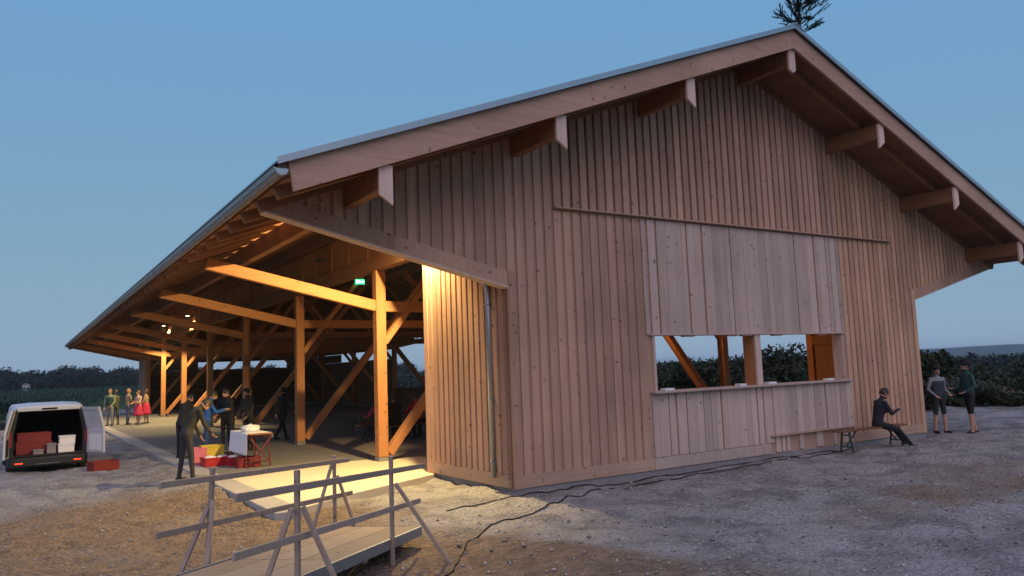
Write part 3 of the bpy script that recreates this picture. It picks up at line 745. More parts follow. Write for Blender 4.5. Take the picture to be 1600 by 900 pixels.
def crate(loc, size, mat, label, rz=0, fill=None, group=None):
    t = thing('plastic_crate', label, 'crate', loc, rz, group); a, b_, c = size[0]/2, size[1]/2, size[2]
    MB().box((-a + .015, -b_ + .015, 0), (a - .015, b_ - .015, .02)).build('base', M[mat], t)
    for (p, q) in (((-a, -b_, 0), (a, -b_ + .014, c)), ((-a, b_ - .014, 0), (a, b_, c)), ((-a, -b_ + .0145, 0), (-a + .014, b_ - .0145, c)), ((a - .014, -b_ + .0145, 0), (a, b_ - .0145, c))):
        MB().box(p, q).build('side', M[mat], t)
    r = MB()
    for (p, q) in (((-a - .012, -b_ - .012, c - .03), (a + .012, -b_ - .001, c + .003)), ((-a - .012, b_ + .001, c - .03), (a + .012, b_ + .012, c + .003)), ((-a - .012, -b_, c - .03), (-a - .001, b_, c + .003)), ((a + .001, -b_, c - .03), (a + .012, b_, c + .003))): r.box(p, q)
    r.build('rim', M[mat], t)
    if fill:
        f = MB()
        for i in range(9):
            f.ell((random.uniform(-a*.7, a*.7), random.uniform(-b_*.7, b_*.7), c - .02), (.09, .07, .05), 8, 6)
        f.build('contents', M[fill], t, smooth=True)
    return t
crate((-3.02, 8.3, 0), (.6, .4, .2), 'red', 'bright red plastic crate with a white bag in front of the yellow crate', .1, 'white')
crate((-2.98, 8.95, .0), (.5, .36, .42), 'yellow', 'yellow plastic crate standing behind the bright red crate', -.05)
crate((-3.32, 8.85, .0), (.3, .36, .4), 'pink', 'pink plastic tub standing beside the yellow crate', .1)
crate((-2.62, 7.95, 0), (.42, .36, .2), 'red', 'red crate of white items half under the hanging tablecloth', .05, 'white')
crate((-2.52, 7.35, 0), (.5, .38, .22), 'darkred', 'dark red crate at the near foot of the folding table', -.05)
cv = (-5.15, 10.9); crate((cv[0], cv[1], G(*cv) + .01), (.6, .42, .22), 'darkred', 'dark red crate on the gravel beside the open van', .3)

# ------------------------------------------------------------------ van seen from behind, rear doors open
def van(loc, rz):
    t = thing('delivery_van', 'white delivery van parked on the gravel with both rear doors open', 'van', loc, rz)
    # local: rear at y=0, front at +y; width along x
    def sec(y, hw, zt, zb, th=1.0, crown=.04):
        # closed outline, from bottom left up over the roof to the bottom right
        pts = []
        for sx in (-1, 1):
            side = [(sx * hw * .97, zb), (sx * hw, zb + .25), (sx * hw, zb + (zt - zb) * .52), (sx * hw * (1 - .035 * th), zb + (zt - zb) * .75), (sx * hw * (1 - .11 * th), zt - .09), (sx * hw * (1 - .17 * th), zt - .025)]
            pts.append(side)
        roof = [(-hw * .45, zt), (hw * .45, zt)]
        o = pts[0] + roof + pts[1][::-1]
        return [(px, y, pz) for px, pz in o]
    ys = [(.0, .86, 1.76, .32), (.5, .88, 1.80, .30), (1.6, .89, 1.82, .28), (2.5, .89, 1.80, .28), (2.95, .885, 1.68, .28)]
    m = MB(); rings = [sec(*q) for q in ys]; nn = len(rings[0])
    rings += [[(p[0] * (.97 if p[2] > 1 else 1), 3.55, min(p[2], 1.10 + .02 * (1 - abs(p[0])))) for p in sec(3.3, .875, 1.5, .28)], [(p[0] * .95, 4.15, min(p[2], .92)) for p in sec(4.1, .86, 1.4, .30)], [(p[0] * .86, 4.36, min(max(p[2], .36), .74)) for p in sec(4.3, .84, 1.3, .34)]]
    m.loft(rings, cap=False); m.add(rings[-1], [tuple(range(nn))])
    m.add(rings[0], [])
    o = m.build('body', M['vanwhite'], t, smooth=False)
    o.modifiers.new('thick', 'SOLIDIFY').thickness = .035; b = o.modifiers.new('bevel', 'BEVEL'); b.width = .02; b.segments = 2; b.limit_method = 'ANGLE'
    # side glass
    for sx in (-1, 1):
        MB().add([(sx * .889, 2.1, 1.18), (sx * .886, 3.2, 1.18), (sx * .80, 2.85, 1.58), (sx * .82, 2.1, 1.62)], [(0, 1, 2, 3)]).build('window', M['glass'], t)
    # cargo lining, floor and bulkhead
    li = MB(); li.box((-.80, .03, .50), (.80, 2.3, .53)); li.build('cargo_floor', M['vanin'], t)
    MB().box((-.78, 2.3, .53), (.78, 2.33, 1.66)).build('bulkhead', M['vanin'], t)
    for sx in (-1, 1): MB().add([(sx*.80, .05, .53), (sx*.80, 2.3, .53), (sx*.80, 2.3, 1.05), (sx*.70, 2.3, 1.62), (sx*.70, .05, 1.62), (sx*.80, .05, 1.05)], [(0, 1, 2, 5), (5, 2, 3, 4)]).build('lining', M['vanin'], t)
    MB().box((-.69, .05, 1.66), (.69, 2.3, 1.68)).build('headliner', M['vanin'], t)
    # rear frame: pillars, header, sill
    for sx in (-1, 1):
        MB().prism([(sx * .84, .46), (sx * .76, .46), (sx * .76, 1.05), (sx * .66, 1.62), (sx * .73, 1.70), (sx * .845, 1.1)][::sx], 1, -.02, .06).build('pillar', M['black'], t)
        MB().prism([(sx * .872, .75), (sx * .79, .75), (sx * .79, 1.12), (sx * .85, 1.12)][::sx], 1, -.045, .03).build('tail_light', M['darkred'], t)
        MB().box((sx * .64 - .085, -.135, .335), (sx * .64 + .085, -.124, .365)).build('rear_reflector', M['reflector_glow'], t)
    MB().box((-.70, -.03, 1.63), (.70, .06, 1.74)).build('header', M['vanwhite'], t, bevel=.015)
    MB().box((-.17, -.045, 1.66), (.17, -.028, 1.70)).build('high_brake_light', M['glass'], t)
    MB().loft([[(-.88, .1, .24), (.88, .1, .24), (.88, .1, .50), (-.88, .1, .50)], [(-.87, -.06, .24), (.87, -.06, .24), (.87, -.06, .48), (-.87, -.06, .48)], [(-.80, -.12, .27), (.80, -.12, .27), (.80, -.12, .46), (-.80, -.12, .46)]]).build('bumper', M['black'], t, bevel=.015)
    # doors: hinged at the pillars and swung out
    for sx, ang in ((1, 112), (-1, 98)):
        a = R(ang); ca, sa = math.cos(a), math.sin(a)
        def D(d, z, off):  # d: distance from hinge along door, off: thickness outward
            hx = sx * .86 * (1 - .16 * max(0, (z - 1.05)) / .6)
            # closed door runs towards -sx; rotate about the hinge
            dx, dy = -d * ca, -d * sa
            nx_, ny_ = sa, -ca
            return (hx + sx * (dx + nx_ * off), -.03 + dy + ny_ * off, z)
        def slab(d0, d1, z0, z1, o0, o1):
            v = [D(d0, z0, o0), D(d1, z0, o0), D(d1, z1, o0), D(d0, z1, o0), D(d0, z0, o1), D(d1, z0, o1), D(d1, z1, o1), D(d0, z1, o1)]
            return MB().add(v, [(0, 1, 2, 3), (7, 6, 5, 4), (0, 4, 5, 1), (1, 5, 6, 2), (2, 6, 7, 3), (3, 7, 4, 0)])
        dw = .80 if sx > 0 else .66
        door = slab(0, dw, .50, 1.10, 0, .05).build('rear_door', M['vanwhite'], t, bevel=.012)
        fr = MB()
        for q in ((0, .09, 1.10, 1.68), (dw - .09, dw, 1.10, 1.68), (.09, dw - .09, 1.59, 1.68)):
            s_ = slab(q[0], q[1], q[2], q[3], 0.001, .049); fr.add(s_.v, s_.f)
        fr.build('window_frame', M['vanwhite'], door)
        slab(.09, dw - .09, 1.102, 1.59, .02, .03).build('pane', M['glass'] if sx < 0 else M['vanwhite'], door)
        slab(.12, dw - .1, .56, .98, -.012, -.001).build('door_card', M['vanin'] if sx < 0 else M['white'], door)
        slab(dw - .12, dw - .05, 1.0, 1.06, .05, .07).build('handle', M['black'], door)
    # wheels
    for sx in (-1, 1):
        for y in (.62, 3.35):
            wh = MB(); pr = [(.30, -.09), (.315, -.07), (.315, .07), (.30, .09), (.2, .095), (.2, -.095)]
            rg = [[(sx * .80 + q[1], y + q[0] * math.cos(2*math.pi*k/22), .315 + q[0] * math.sin(2*math.pi*k/22)) for q in pr] for k in range(23)]
            wheel = wh.loft(rg, cap=False).build('wheel', M['tyre'], t, smooth=True)
            MB().tube([(sx * .73, y, .315), (sx * .86, y, .315)], .205, 18).build('rim', M['rim'], wheel)
        MB().box((sx * .93 - .07, 2.95, 1.06), (sx * .93 + .11, 3.03, 1.28)).build('wing_mirror', M['black'], t, bevel=.02)
    MB().box((-.26, -.128, .30), (.26, -.121, .32)).build('step_strip', M['rim'], t)
    return t
vx, vy = -6.28, 12.25; vz = min(G(-7, 12.5), G(-5.4, 12.5), G(-6.2, 15)) - .06
VAN_RZ = R(2)
van((vx, vy, vz), VAN_RZ)
def invan(x, y, z):
    c, s = math.cos(VAN_RZ), math.sin(VAN_RZ); return (vx + x*c - y*s, vy + x*s + y*c, vz + z)
crate(invan(-.30, .55, .535), (.78, .55, .30), 'darkred', 'wide dark red crate lying low inside the open van', VAN_RZ)
crate(invan(-.30, .57, .84), (.74, .52, .22), 'darkred', 'dark red crate stacked on top inside the open van', VAN_RZ)
def box_thing(loc, size, mat, label, name='cardboard_box'):
    t = thing(name, label, 'box', loc, VAN_RZ); a, b_, c = size
    MB().box((-a/2, -b_/2, 0), (a/2, b_/2, c - .045)).build('body', M[mat], t, bevel=.006)
    MB().box((-a/2 - .008, -b_/2 - .008, c - .042), (a/2 + .008, b_/2 + .008, c)).build('lid', M[mat], t, bevel=.006)
box_thing(invan(.40, .22, .535), (.36, .3, .22), 'white', 'white box at the bottom right of the open van load', 'white_box')
box_thing(invan(.42, .23, .757), (.36, .3, .20), 'white', 'white box stacked on another white box in the open van', 'white_box')
box_thing(invan(.07, .17, .535), (.20, .2, .25), 'plinth', 'grey box beside the white boxes in the open van', 'grey_box')
box_thing(invan(-.22, .13, .535), (.22, .2, .12), 'plinth', 'low grey box in front of the red crates in the van', 'grey_box')

# ------------------------------------------------------------------ people
_mats = {}
def cm(c, rough=.85):
    k = tuple(round(v, 3) for v in c)
    if k not in _mats: _mats[k] = flat('cloth_%d' % len(_mats), c, rough, 0, .3, 16, bump=.7)
    return _mats[k]
SKIN = flat('skin', (.46, .25, .17), .6, 0, .05, 10)
EYE = flat('eye_dark', (.02, .015, .012), .3)
MOUTH = flat('lips', (.30, .12, .10), .6)
def person(label, loc, rz, h=1.75, top=(.05, .05, .06), bottom=(.04, .04, .05), hair=(.03, .02, .015), shoe=(.02, .02, .02), lean=0, head=(0, 0), arms=None, legs=None,
           sit=False, skirt=None, hat=None, long_sleeve=True, shorts=False, longhair=False, group=None, vest=None):
    """local: facing +y, x to the person's right. arms: per side (forward, outward, elbow bend) degrees; legs: (thigh forward, knee bend)."""
    k = h / 1.75
    root = thing('person', label, 'person', loc, rz, group)
    arms = arms or ((6, 8, 12), (6, 8, 12)); legs = legs or ((3, 4), (-3, 3))
    S = []    # segments: p, q, rp, rq, flatten, label
    def v(x, y, z): return Vector((x * k, y * k, z * k))
    TH, SH = .42, .42
    # legs first in hip frame
    footz = []
    L = []
    for sx, (a, b) in zip((-1, 1), legs):
        a_, b_ = R(a), R(b); hip = Vector((sx * .09, 0, 0)); spread = .035 * sx if not sit else .05 * sx
        knee = hip + Vector((spread * .6, math.sin(a_) * TH, -math.cos(a_) * TH)); c = a_ - b_
        ank = knee + Vector((spread * .4, math.sin(c) * SH, -math.cos(c) * SH)); L.append((hip, knee, ank, c)); footz.append(ank.z - .075)
    hz = -min(footz)
    pel = Vector((0, 0, hz))
    la = R(lean); td = Vector((0, math.sin(la), math.cos(la))); tf = Vector((0, math.cos(la), -math.sin(la)))
    waist = pel + td * .14 + Vector((0, -.01, 0)); chest = pel + td * .36; sh = pel + td * .50; nb = pel + td * .53
    hl = R(lean * .75 + head[0]); hd = Vector((0, math.sin(hl), math.cos(hl))); hq = Quaternion((0, 0, 1), R(head[1])); 
    hc = nb + hd * .185 + Vector((0, .015, 0)); hrot = (hq @ Quaternion((1, 0, 0), -hl)).to_matrix()
    T, B, K, F = 0, 1, 2, 3
    m = MB(); seg = []
    def cap(p, q, rp, rq, lab, n=10):
        p = Vector(p) * k; q = Vector(q) * k; d = (q - p); ln = d.length; d = d.normalized()
        pts = [p - d * rp * .9, p - d * rp * .6, p, p.lerp(q, .5), q, q + d * rq * .6, q + d * rq * .9]; rs = [rp * .35, rp * .8, rp, (rp + rq) / 2 * 1.02, rq, rq * .8, rq * .35]
        m.tube(pts, [r * k for r in rs], n); seg.append((p, q, rp * k, rq * k, lab))
    def trunk(cs):
        rings = []
        for c, rx, ry in cs:
            rings.append([(c + Vector((math.cos(t) * rx, 0, 0)) + tf * (math.sin(t) * ry)) * k for t in [2*math.pi*i/16 for i in range(16)]])
        m.loft(rings)
    trunk([(pel - td * .09, .12, .09), (pel - td * .03, .165, .115), (pel + td * .06, .16, .112), (waist, .142, .10), (pel + td * .26, .16, .11), (chest, .178, .118), (pel + td * .45, .185, .105), (sh + td * .03, .13, .08), (nb + td * .03, .06, .058)])
    for t0, t1, lab in ((-.05, .05, B), (.08, .5, T)): seg.append(((pel + td * t0) * k, (pel + td * t1) * k, .15 * k, .15 * k, lab))
    for (hip, knee, ank, c), sx in zip(L, (-1, 1)):
        hip, knee, ank = hip + pel, knee + pel, ank + pel
        cap(hip, knee, .088, .06, B); 
        cap(knee, ank, .058, .043, K if shorts else B)
        tw = max(0, min(.5, c))
        heel = ank + Vector((0, -.04, -.045)); toe = ank + Vector((sx * .02, .15, -.05 + .0))
        cap(heel, toe, .036, .034, F); 
    hands = []
    for sx, (a, o_, e) in zip((-1, 1), arms):
        s0 = sh + Vector((sx * .185, 0, -.01)) - td * .0; a_, o2 = R(a), R(o_)
        d1 = Vector((sx * math.sin(o2), math.sin(a_) * math.cos(o2), -math.cos(a_) * math.cos(o2))); el = s0 + d1 * .28
        ee = a_ + R(e); d2 = Vector((sx * math.sin(o2) * .3 - sx * .35 * math.sin(R(e)) , math.sin(ee), -math.cos(ee))).normalized(); wr = el + d2 * .25
        cap(s0, el, .056, .043, T); cap(el, wr, .042, .03, T if long_sleeve else K); hands.append((wr, d2, sx))
        cap(wr - d2 * .005, wr + d2 * .03, .027, .026, K)
    cap(nb - td * .02, nb + hd * .08, .056, .05, K)
    # head
    m.ell(hc * k, (.076 * k, .096 * k, .118 * k), 16, 12, rot=hrot); seg.append((hc * k, (hc + hd * .02) * k, .10 * k, .10 * k, K))
    fwd = hrot @ Vector((0, 1, 0)); up = hrot @ Vector((0, 0, 1)); rt = hrot @ Vector((1, 0, 0))
    m.ell((hc + fwd * .055 - up * .055) * k, (.05 * k, .045 * k, .06 * k), 12, 8, rot=hrot)
    m.tube([(hc + fwd * .088 + up * .02) * k, (hc + fwd * .118 - up * .02) * k, (hc + fwd * .09 - up * .03) * k], [.009 * k, .017 * k, .012 * k], 8)
    for s_ in (-1, 1): m.ell((hc + rt * (.077 * s_) - fwd * .005 - up * .005) * k, (.012 * k, .022 * k, .032 * k), 8, 6, rot=hrot)
    src = m.mesh('tmp', SKIN); so = bpy.data.objects.new('tmp', src); COL.objects.link(so)
    rm = so.modifiers.new('r', 'REMESH'); rm.mode = 'VOXEL'; rm.voxel_size = .017 * k
    sm = so.modifiers.new('s', 'SMOOTH'); sm.factor = .5; sm.iterations = 3
    dg = bpy.context.evaluated_depsgraph_get(); me = bpy.data.meshes.new_from_object(so.evaluated_get(dg)); bpy.data.objects.remove(so); bpy.data.meshes.remove(src)
    nv = len(me.vertices); co = np.zeros(nv * 3, np.float32); me.vertices.foreach_get('co', co); co = co.reshape(-1, 3)
    # cloth folds: slight displacement
    nf = len(me.polygons); ls = np.zeros(nf, np.int32); lt = np.zeros(nf, np.int32); me.polygons.foreach_get('loop_start', ls); me.polygons.foreach_get('loop_total', lt)
    cen = np.zeros(nf * 3, np.float32); me.polygons.foreach_get('center', cen); cen = cen.reshape(-1, 3)
    best = np.full(nf, 1e9); lab = np.zeros(nf, np.int32)
    for p, q, r0, r1, l in seg:
        p, q = np.array(p), np.array(q); d = q - p; t = np.clip(((cen - p) @ d) / max(1e-9, d @ d), 0, 1); dist = np.linalg.norm(cen - p - t[:, None] * d, axis=1) / (r0 + (r1 - r0) * t)
        u_ = dist < best; best[u_] = dist[u_]; lab[u_] = l
    fl_ = cen[:, 2] < .085 * k
    # assemble with hands and face details
    out = MB(); loops = np.zeros(len(me.loops), np.int32); me.loops.foreach_get('vertex_index', loops)
    faces = [tuple(loops[a:a + b]) for a, b in zip(ls, lt)]; out.v = [tuple(c) for c in co]; out.f = faces; out.m = [int(x_) for x_ in lab]
    for wr, d, sx in hands:
        side = d.cross(Vector((0, 0, 1))); side = (Vector((1, 0, 0)) if side.length < .1 else side.normalized()); nrm = side.cross(d).normalized(); 
        # palm is a flattened block; fingers curl towards the body
        pc = wr + d * .05
        rotm = Matrix((nrm, side, d)).transposed()
        out.ell(pc * k, (.016 * k, .04 * k, .05 * k), 10, 7, K, rotm)
        inward = (-nrm if nrm.dot(Vector((-sx, .3, 0))) < 0 else nrm)
        for fi, (off, ln) in enumerate(((-.028, .062), (-.010, .072), (.009, .067), (.027, .052))):
            b0 = pc + side * off + d * .038; b1 = b0 + d * ln * .5 + inward * .008; b2 = b1 + d * ln * .35 + inward * .026
            out.tube([b0 * k, b1 * k, b2 * k], [.0085 * k, .0082 * k, .0065 * k], 6, K)
        t0 = pc + side * -.032 - d * .012; t1 = t0 - side * .026 + d * .03 + inward * .012; t2 = t1 + d * .026 + inward * .014
        out.tube([t0 * k, t1 * k, t2 * k], [.011 * k, .0095 * k, .0075 * k], 6, K)
    for s_ in (-1, 1):
        out.ell((hc + rt * (.03 * s_) + fwd * .084 + up * .012) * k, (.008 * k, .006 * k, .005 * k), 8, 6, 4, hrot)
    out.ell((hc + fwd * .094 - up * .058) * k, (.022 * k, .008 * k, .006 * k), 8, 6, 5, hrot)
    bo = out.build('body', [cm(top), cm(bottom), SKIN, cm(shoe), EYE, MOUTH], root, smooth=True)
    if len(seg) == 0: pass
    bpy.data.meshes.remove(me)
    # hair
    if hair:
        hm = MB(); rings = []
        for j in range(8):
            t = math.pi * .62 * j / 7
            rg = []
            for i in range(18):
                a = 2 * math.pi * i / 18; front = max(0, math.sin(a)); tt = t * (1 - .42 * front)
                q = Vector((.085 * math.sin(tt) * math.cos(a), .106 * math.sin(tt) * math.sin(a) - .008, .129 * math.cos(tt)))
                q *= 1 + .025 * math.sin(i * 2.3 + j * 1.7); rg.append((hc + hrot @ q) * k)
            rings.append(rg)
        hm.loft(rings[::-1], cap=True)
        if longhair: hm.ell((hc - fwd * .06 - up * .10) * k, (.07 * k, .045 * k, .13 * k), 10, 8, rot=hrot)
        hm.build('hair', cm(hair, .6), root, smooth=True)
    if hat:
        hm = MB(); bc = hc + up * .055
        def rr(r, z, sq=1.0): return [(bc + hrot @ Vector((r * math.cos(2*math.pi*i/22), r * 1.15 * math.sin(2*math.pi*i/22), z))) * k for i in range(22)]
        hm.loft([rr(.165, .0), rr(.165, .008), rr(.098, .016), rr(.095, .085), rr(.07, .115), rr(.03, .118)]); hm.build('hat', cm(hat), root, smooth=True)
    if skirt:
        hm = MB(); rings = []
        for j in range(7):
            t = j / 6; z = pel.z + .12 - t * .58; r = .15 + .13 * t ** .8
            rings.append([Vector((math.cos(a) * r * (1 + .05 * t * math.sin(a * 9)), math.sin(a) * r * .85 * (1 + .05 * t * math.sin(a * 9)), z)) * k for a in [2*math.pi*i/40 for i in range(40)]])
        hm.loft(rings, cap=False); o = hm.build('skirt', cm(skirt), root, smooth=True); o.modifiers.new('t', 'SOLIDIFY').thickness = .006
    if vest:
        hm = MB(); rings = []
        for q in (.02, .1, .2, .3, .38, .44):
            c = pel + td * q; w_ = .172 + .022 * (q > .25)
            rings.append([(c + Vector((math.cos(a) * w_, 0, 0)) + tf * (math.sin(a) * .128)) * k for a in [2*math.pi*i/20 for i in range(20)]])
        hm.loft(rings, cap=False); o = hm.build('vest', cm(vest), root, smooth=True); o.modifiers.new('t', 'SOLIDIFY').thickness = .008
    return root
def gp(x, y): return (x, y, max(G(x, y), 0 if (-3.6 < x < 12 and y > 3) else -9))
# by the table
person('bent man in dark olive jumper and dark trousers at the slab edge', gp(-4.1, 5.9), R(-80), 1.78, (.028, .025, .016), (.03, .028, .03), (.025, .02, .015), lean=24, head=(46, 0), arms=((8, 4, 16), (16, 4, 24)), legs=((-4, 4), (9, 6)))
person('person in blue jacket and jeans with raised hands near the crates', gp(-2.85, 10.2), R(-95), 1.74, (.02, .10, .34), (.025, .06, .16), (.02, .015, .012), lean=6, head=(22, 0), arms=((30, 6, 75), (32, 6, 70)))
person('person in black standing close to the one in the blue jacket', gp(-2.15, 10.75), R(100), 1.76, (.008, .008, .010), (.010, .010, .012), (.01, .008, .008), lean=4, head=(16, 0), arms=((20, 8, 60), (12, 8, 40)))
person('person in charcoal coat and dark trousers behind the serving table', gp(-1.45, 11.6), R(120), 1.74, (.025, .021, .02), (.012, .011, .012), (.02, .013, .01), lean=5, head=(10, 0), arms=((14, 10, 30), (14, 10, 30)))
person('person in black leaning towards the crates with head down', gp(-3.35, 10.9), R(-60), 1.72, (.010, .010, .013), (.012, .014, .02), (.014, .01, .01), lean=18, head=(24, 0), arms=((25, 6, 40), (25, 6, 40)))
person('person in black striding into the hall past the second post', gp(.15, 13.9), R(-60), 1.75, (.008, .008, .010), (.010, .009, .011), (.012, .01, .01), lean=5, arms=((-22, 6, 20), (24, 6, 25)), legs=((26, 8), (-24, 16)))
person('person in black with white collar standing deeper behind the serving table', gp(-1.9, 12.3), R(150), 1.78, (.010, .010, .012), (.012, .011, .012), (.02, .015, .012), lean=3, head=(8, 0), arms=((10, 8, 30), (14, 8, 50)))
person('person in dark brown coat walking just beyond the second post', gp(-.9, 13.6), R(60), 1.70, (.03, .02, .016), (.012, .011, .012), (.025, .018, .012), lean=3, arms=((10, 8, 40), (8, 8, 20)))
# group by the far corner
person('man in dark green vest over pale shirt beside the van door', gp(-3.25, 30.4), R(150), 1.76, (.20, .24, .15), (.17, .18, .21), (.25, .12, .06), vest=(.02, .06, .05), arms=((10, 10, 40), (5, 8, 10)))
person('person in olive coat facing away among the far group', gp(-2.92, 31.4), R(30), 1.68, (.06, .08, .045), (.05, .06, .05), (.05, .04, .03), arms=((10, 8, 50), (10, 8, 20)))
person('person in tan jacket and blue jeans among the far group', gp(-2.45, 30.6), R(-70), 1.72, (.30, .22, .16), (.08, .10, .15), (.30, .13, .06), arms=((20, 8, 60), (15, 8, 50)))
person('woman in white blouse and pink skirt under the far eaves', gp(-2.05, 30.2), R(120), 1.62, (.50, .34, .28), (.42, .28, .24), (.10, .05, .03), skirt=(.48, .03, .09), long_sleeve=False, longhair=True, arms=((20, 14, 70), (15, 10, 60)))
person('woman in tan top and pink skirt beside the far corner panel', gp(-1.62, 30.9), R(70), 1.66, (.34, .22, .14), (.42, .28, .24), (.05, .028, .02), skirt=(.46, .025, .085), long_sleeve=False, longhair=True, arms=((14, 10, 40), (14, 10, 40)))
# tables inside
tbl = [(2.9, 11.0, 0), (3.2, 13.3, 1)]
for x_, y_, k_ in tbl:
    bench('beer_table', (x_, y_, -.012), R(8), 2.2, ['brown beer table inside the hall at the red shirted diner', 'brown beer table deeper in the hall'][k_], 'tablewood', 'greenmetal', .5, .77, 'table', 'beer tables in the hall')
    bench('beer_bench', (x_ + .09, y_ - .62, -.012), R(8), 2.2, ['beer bench on the entrance side of the first table', 'beer bench on the entrance side of the deeper table'][k_], 'tablewood', 'greenmetal', group='beer benches in the hall')
    bench('beer_bench', (x_ - .09, y_ + .62, -.012), R(8), 2.2, ['beer bench on the inner side of the first table', 'beer bench on the inner side of the deeper table'][k_], 'tablewood', 'greenmetal', group='beer benches in the hall')
SITL = ((88, 84), (84, 88))
def seated(label, x_, y_, z_, rz, **kw):
    kw.setdefault('legs', SITL); h = kw.get('h', 1.74)
    return person(label, (x_, y_, z_), rz, sit=True, **kw)
seated('diner in dark pink top with grey hair on a hall bench', 1.95, 10.24, -.012, R(8), top=(.36, .03, .10), bottom=(.02, .02, .03), hair=(.35, .33, .32), lean=8, head=(10, 0), arms=((35, 8, 45), (35, 8, 45)))
seated('diner in black jacket beside the dark pink one', 2.5, 10.32, -.012, R(8), top=(.008, .008, .010), bottom=(.01, .01, .012), hair=(.02, .015, .012), lean=6, arms=((35, 8, 45), (35, 8, 45)))
seated('diner in bright red shirt behind the long brace', 3.25, 10.43, -.012, R(8), top=(.52, .02, .015), bottom=(.012, .012, .014), hair=(.06, .03, .02), lean=8, arms=((40, 10, 40), (40, 10, 40)))
seated('diner in white shirt next to the boarded corner panel', 3.75, 10.5, -.012, R(8), top=(.6, .58, .58), bottom=(.012, .012, .014), hair=(.05, .035, .03), lean=6, arms=((35, 8, 45), (35, 8, 45)))
seated('diner in dark jumper on the inner bench facing the entrance', 2.7, 11.62, -.012, R(188), top=(.03, .02, .025), bottom=(.012, .012, .014), hair=(.03, .02, .015), lean=10, arms=((40, 10, 40), (40, 10, 40)))
# man on the bench at the gable
seated('man in dark jacket sitting hunched on the bench by the gable', 9.42, BY + .02, bz - .02, R(-118), top=(.014, .014, .022), bottom=(.010, .011, .013), hair=(.03, .018, .012), h=1.76, lean=12, head=(20, 0), arms=((22, 6, 85), (26, 6, 88)), legs=((78, 40), (72, 34)))
# pair beyond the corner
person('man in white shirt and dark braces with hat beyond the far wall corner', gp(13.45, .15), R(160), 1.76, (.22, .23, .25), (.02, .025, .02), (.03, .02, .015), hat=(.012, .014, .016), vest=(.035, .04, .055), shorts=True, arms=((-12, 16, 70), (-10, 16, 60)))
person('man in teal shirt and dark shorts with hat beyond the far wall corner', gp(14.4, -.15), R(55), 1.92, (.025, .075, .075), (.014, .011, .010), (.03, .02, .015), hat=(.010, .010, .012), shorts=True, arms=((-8, 12, 70), (6, 12, 75)), legs=((6, 4), (-8, 5)))

# ------------------------------------------------------------------ vegetation and far land
def leaves(cs, rs, n, size, flat_=.8, seed=0):
    rng = np.random.default_rng(seed); cs = np.asarray(cs, float); rs = np.asarray(rs, float)
    w = rs.prod(1) ** .7; w /= w.sum(); i = rng.choice(len(cs), n, p=w)
    d = rng.normal(size=(n, 3)); d /= np.linalg.norm(d, axis=1)[:, None]; rad = rng.random(n) ** .45
    c = cs[i] + d * rs[i] * rad[:, None] * (1 + .12 * rng.normal(size=(n, 1)))
    a = rng.normal(size=(n, 3)); a /= np.linalg.norm(a, axis=1)[:, None]; b = np.cross(a, rng.normal(size=(n, 3))); b /= np.linalg.norm(b, axis=1)[:, None]
    s = size * rng.uniform(.6, 1.4, (n, 1)); V = np.stack([c - a * s, c + b * s * .5, c + a * s, c - b * s * .5], 1).reshape(-1, 3)
    return V, np.arange(n * 4).reshape(-1, 4)
def leaf_obj(name, VF, mat, parent=None, **k):
    me = bpy.data.meshes.new(name); np_mesh(me, *VF); me.materials.append(mat); return link(bpy.data.objects.new(name, me), parent, **k)
rng = random.Random(3)
def shrub(x, y, r, h, mat, label, n=2600, size=.11, name='shrub', cat='shrub', group=None):
    g = G(x, y); t = thing(name, label, cat, (x, y, g), 0, group)
    cs, rs = [], []; tr = MB()
    for i in range(9):
        a = rng.uniform(0, 6.28); d = rng.uniform(.1, .75) * r; z = h * rng.uniform(.25, .8); cs.append((d * math.cos(a), d * math.sin(a), z)); q = rng.uniform(.35, .55) * r; rs.append((q, q, min(q * 1.0, h * .3)))
        tr.tube([(0, 0, -.1), (d * .4 * math.cos(a), d * .4 * math.sin(a), z * .5), (d * math.cos(a), d * math.sin(a), z)], [.06, .035, .012], 6)
    for i in range(8):
        a = rng.uniform(0, 6.28); cs.append((r * .7 * math.cos(a), r * .7 * math.sin(a), h * .2)); rs.append((r * .4, r * .4, h * .22))
    tr.build('trunk', M['bark'], t); leaf_obj('crown', leaves(cs, rs, n, size, seed=int(x * 10 + y * 7) % 999), M[mat], t)
hedge = [(17.6, 5.4, 1.3, 1.45, 'leaf2', 'loose greyish shrub directly behind the far corner of the gable'), (20.0, 5.3, 1.5, 1.25, 'leaf', 'dark shrub behind the white shirted man'),
         (22.2, 5.6, 1.6, 1.3, 'leaf2', 'brownish shrub with pale twigs behind the teal shirted man'), (24.2, 4.4, 1.5, 1.2, 'leaf', 'dark green shrub along the far edge of the gravel'),
         (25.4, 2.7, 1.5, 1.25, 'leaf', 'broad dark shrub where the gravel ends'), (26.3, .9, 1.5, 1.25, 'leaf', 'rounded dark shrub at the edge of the yard'), (23.2, 9.5, 2.0, 1.55, 'leaf', 'tall dark shrub rising behind the brownish shrub'), (27.2, 6.5, 2.0, 1.45, 'leaf2', 'faded shrub in the second row beyond the gravel')]
for q in hedge: shrub(q[0], q[1], q[2] * rng.uniform(.85, 1.1), q[3] * rng.uniform(.62, .86), q[4], q[5], n=5200, size=.07)
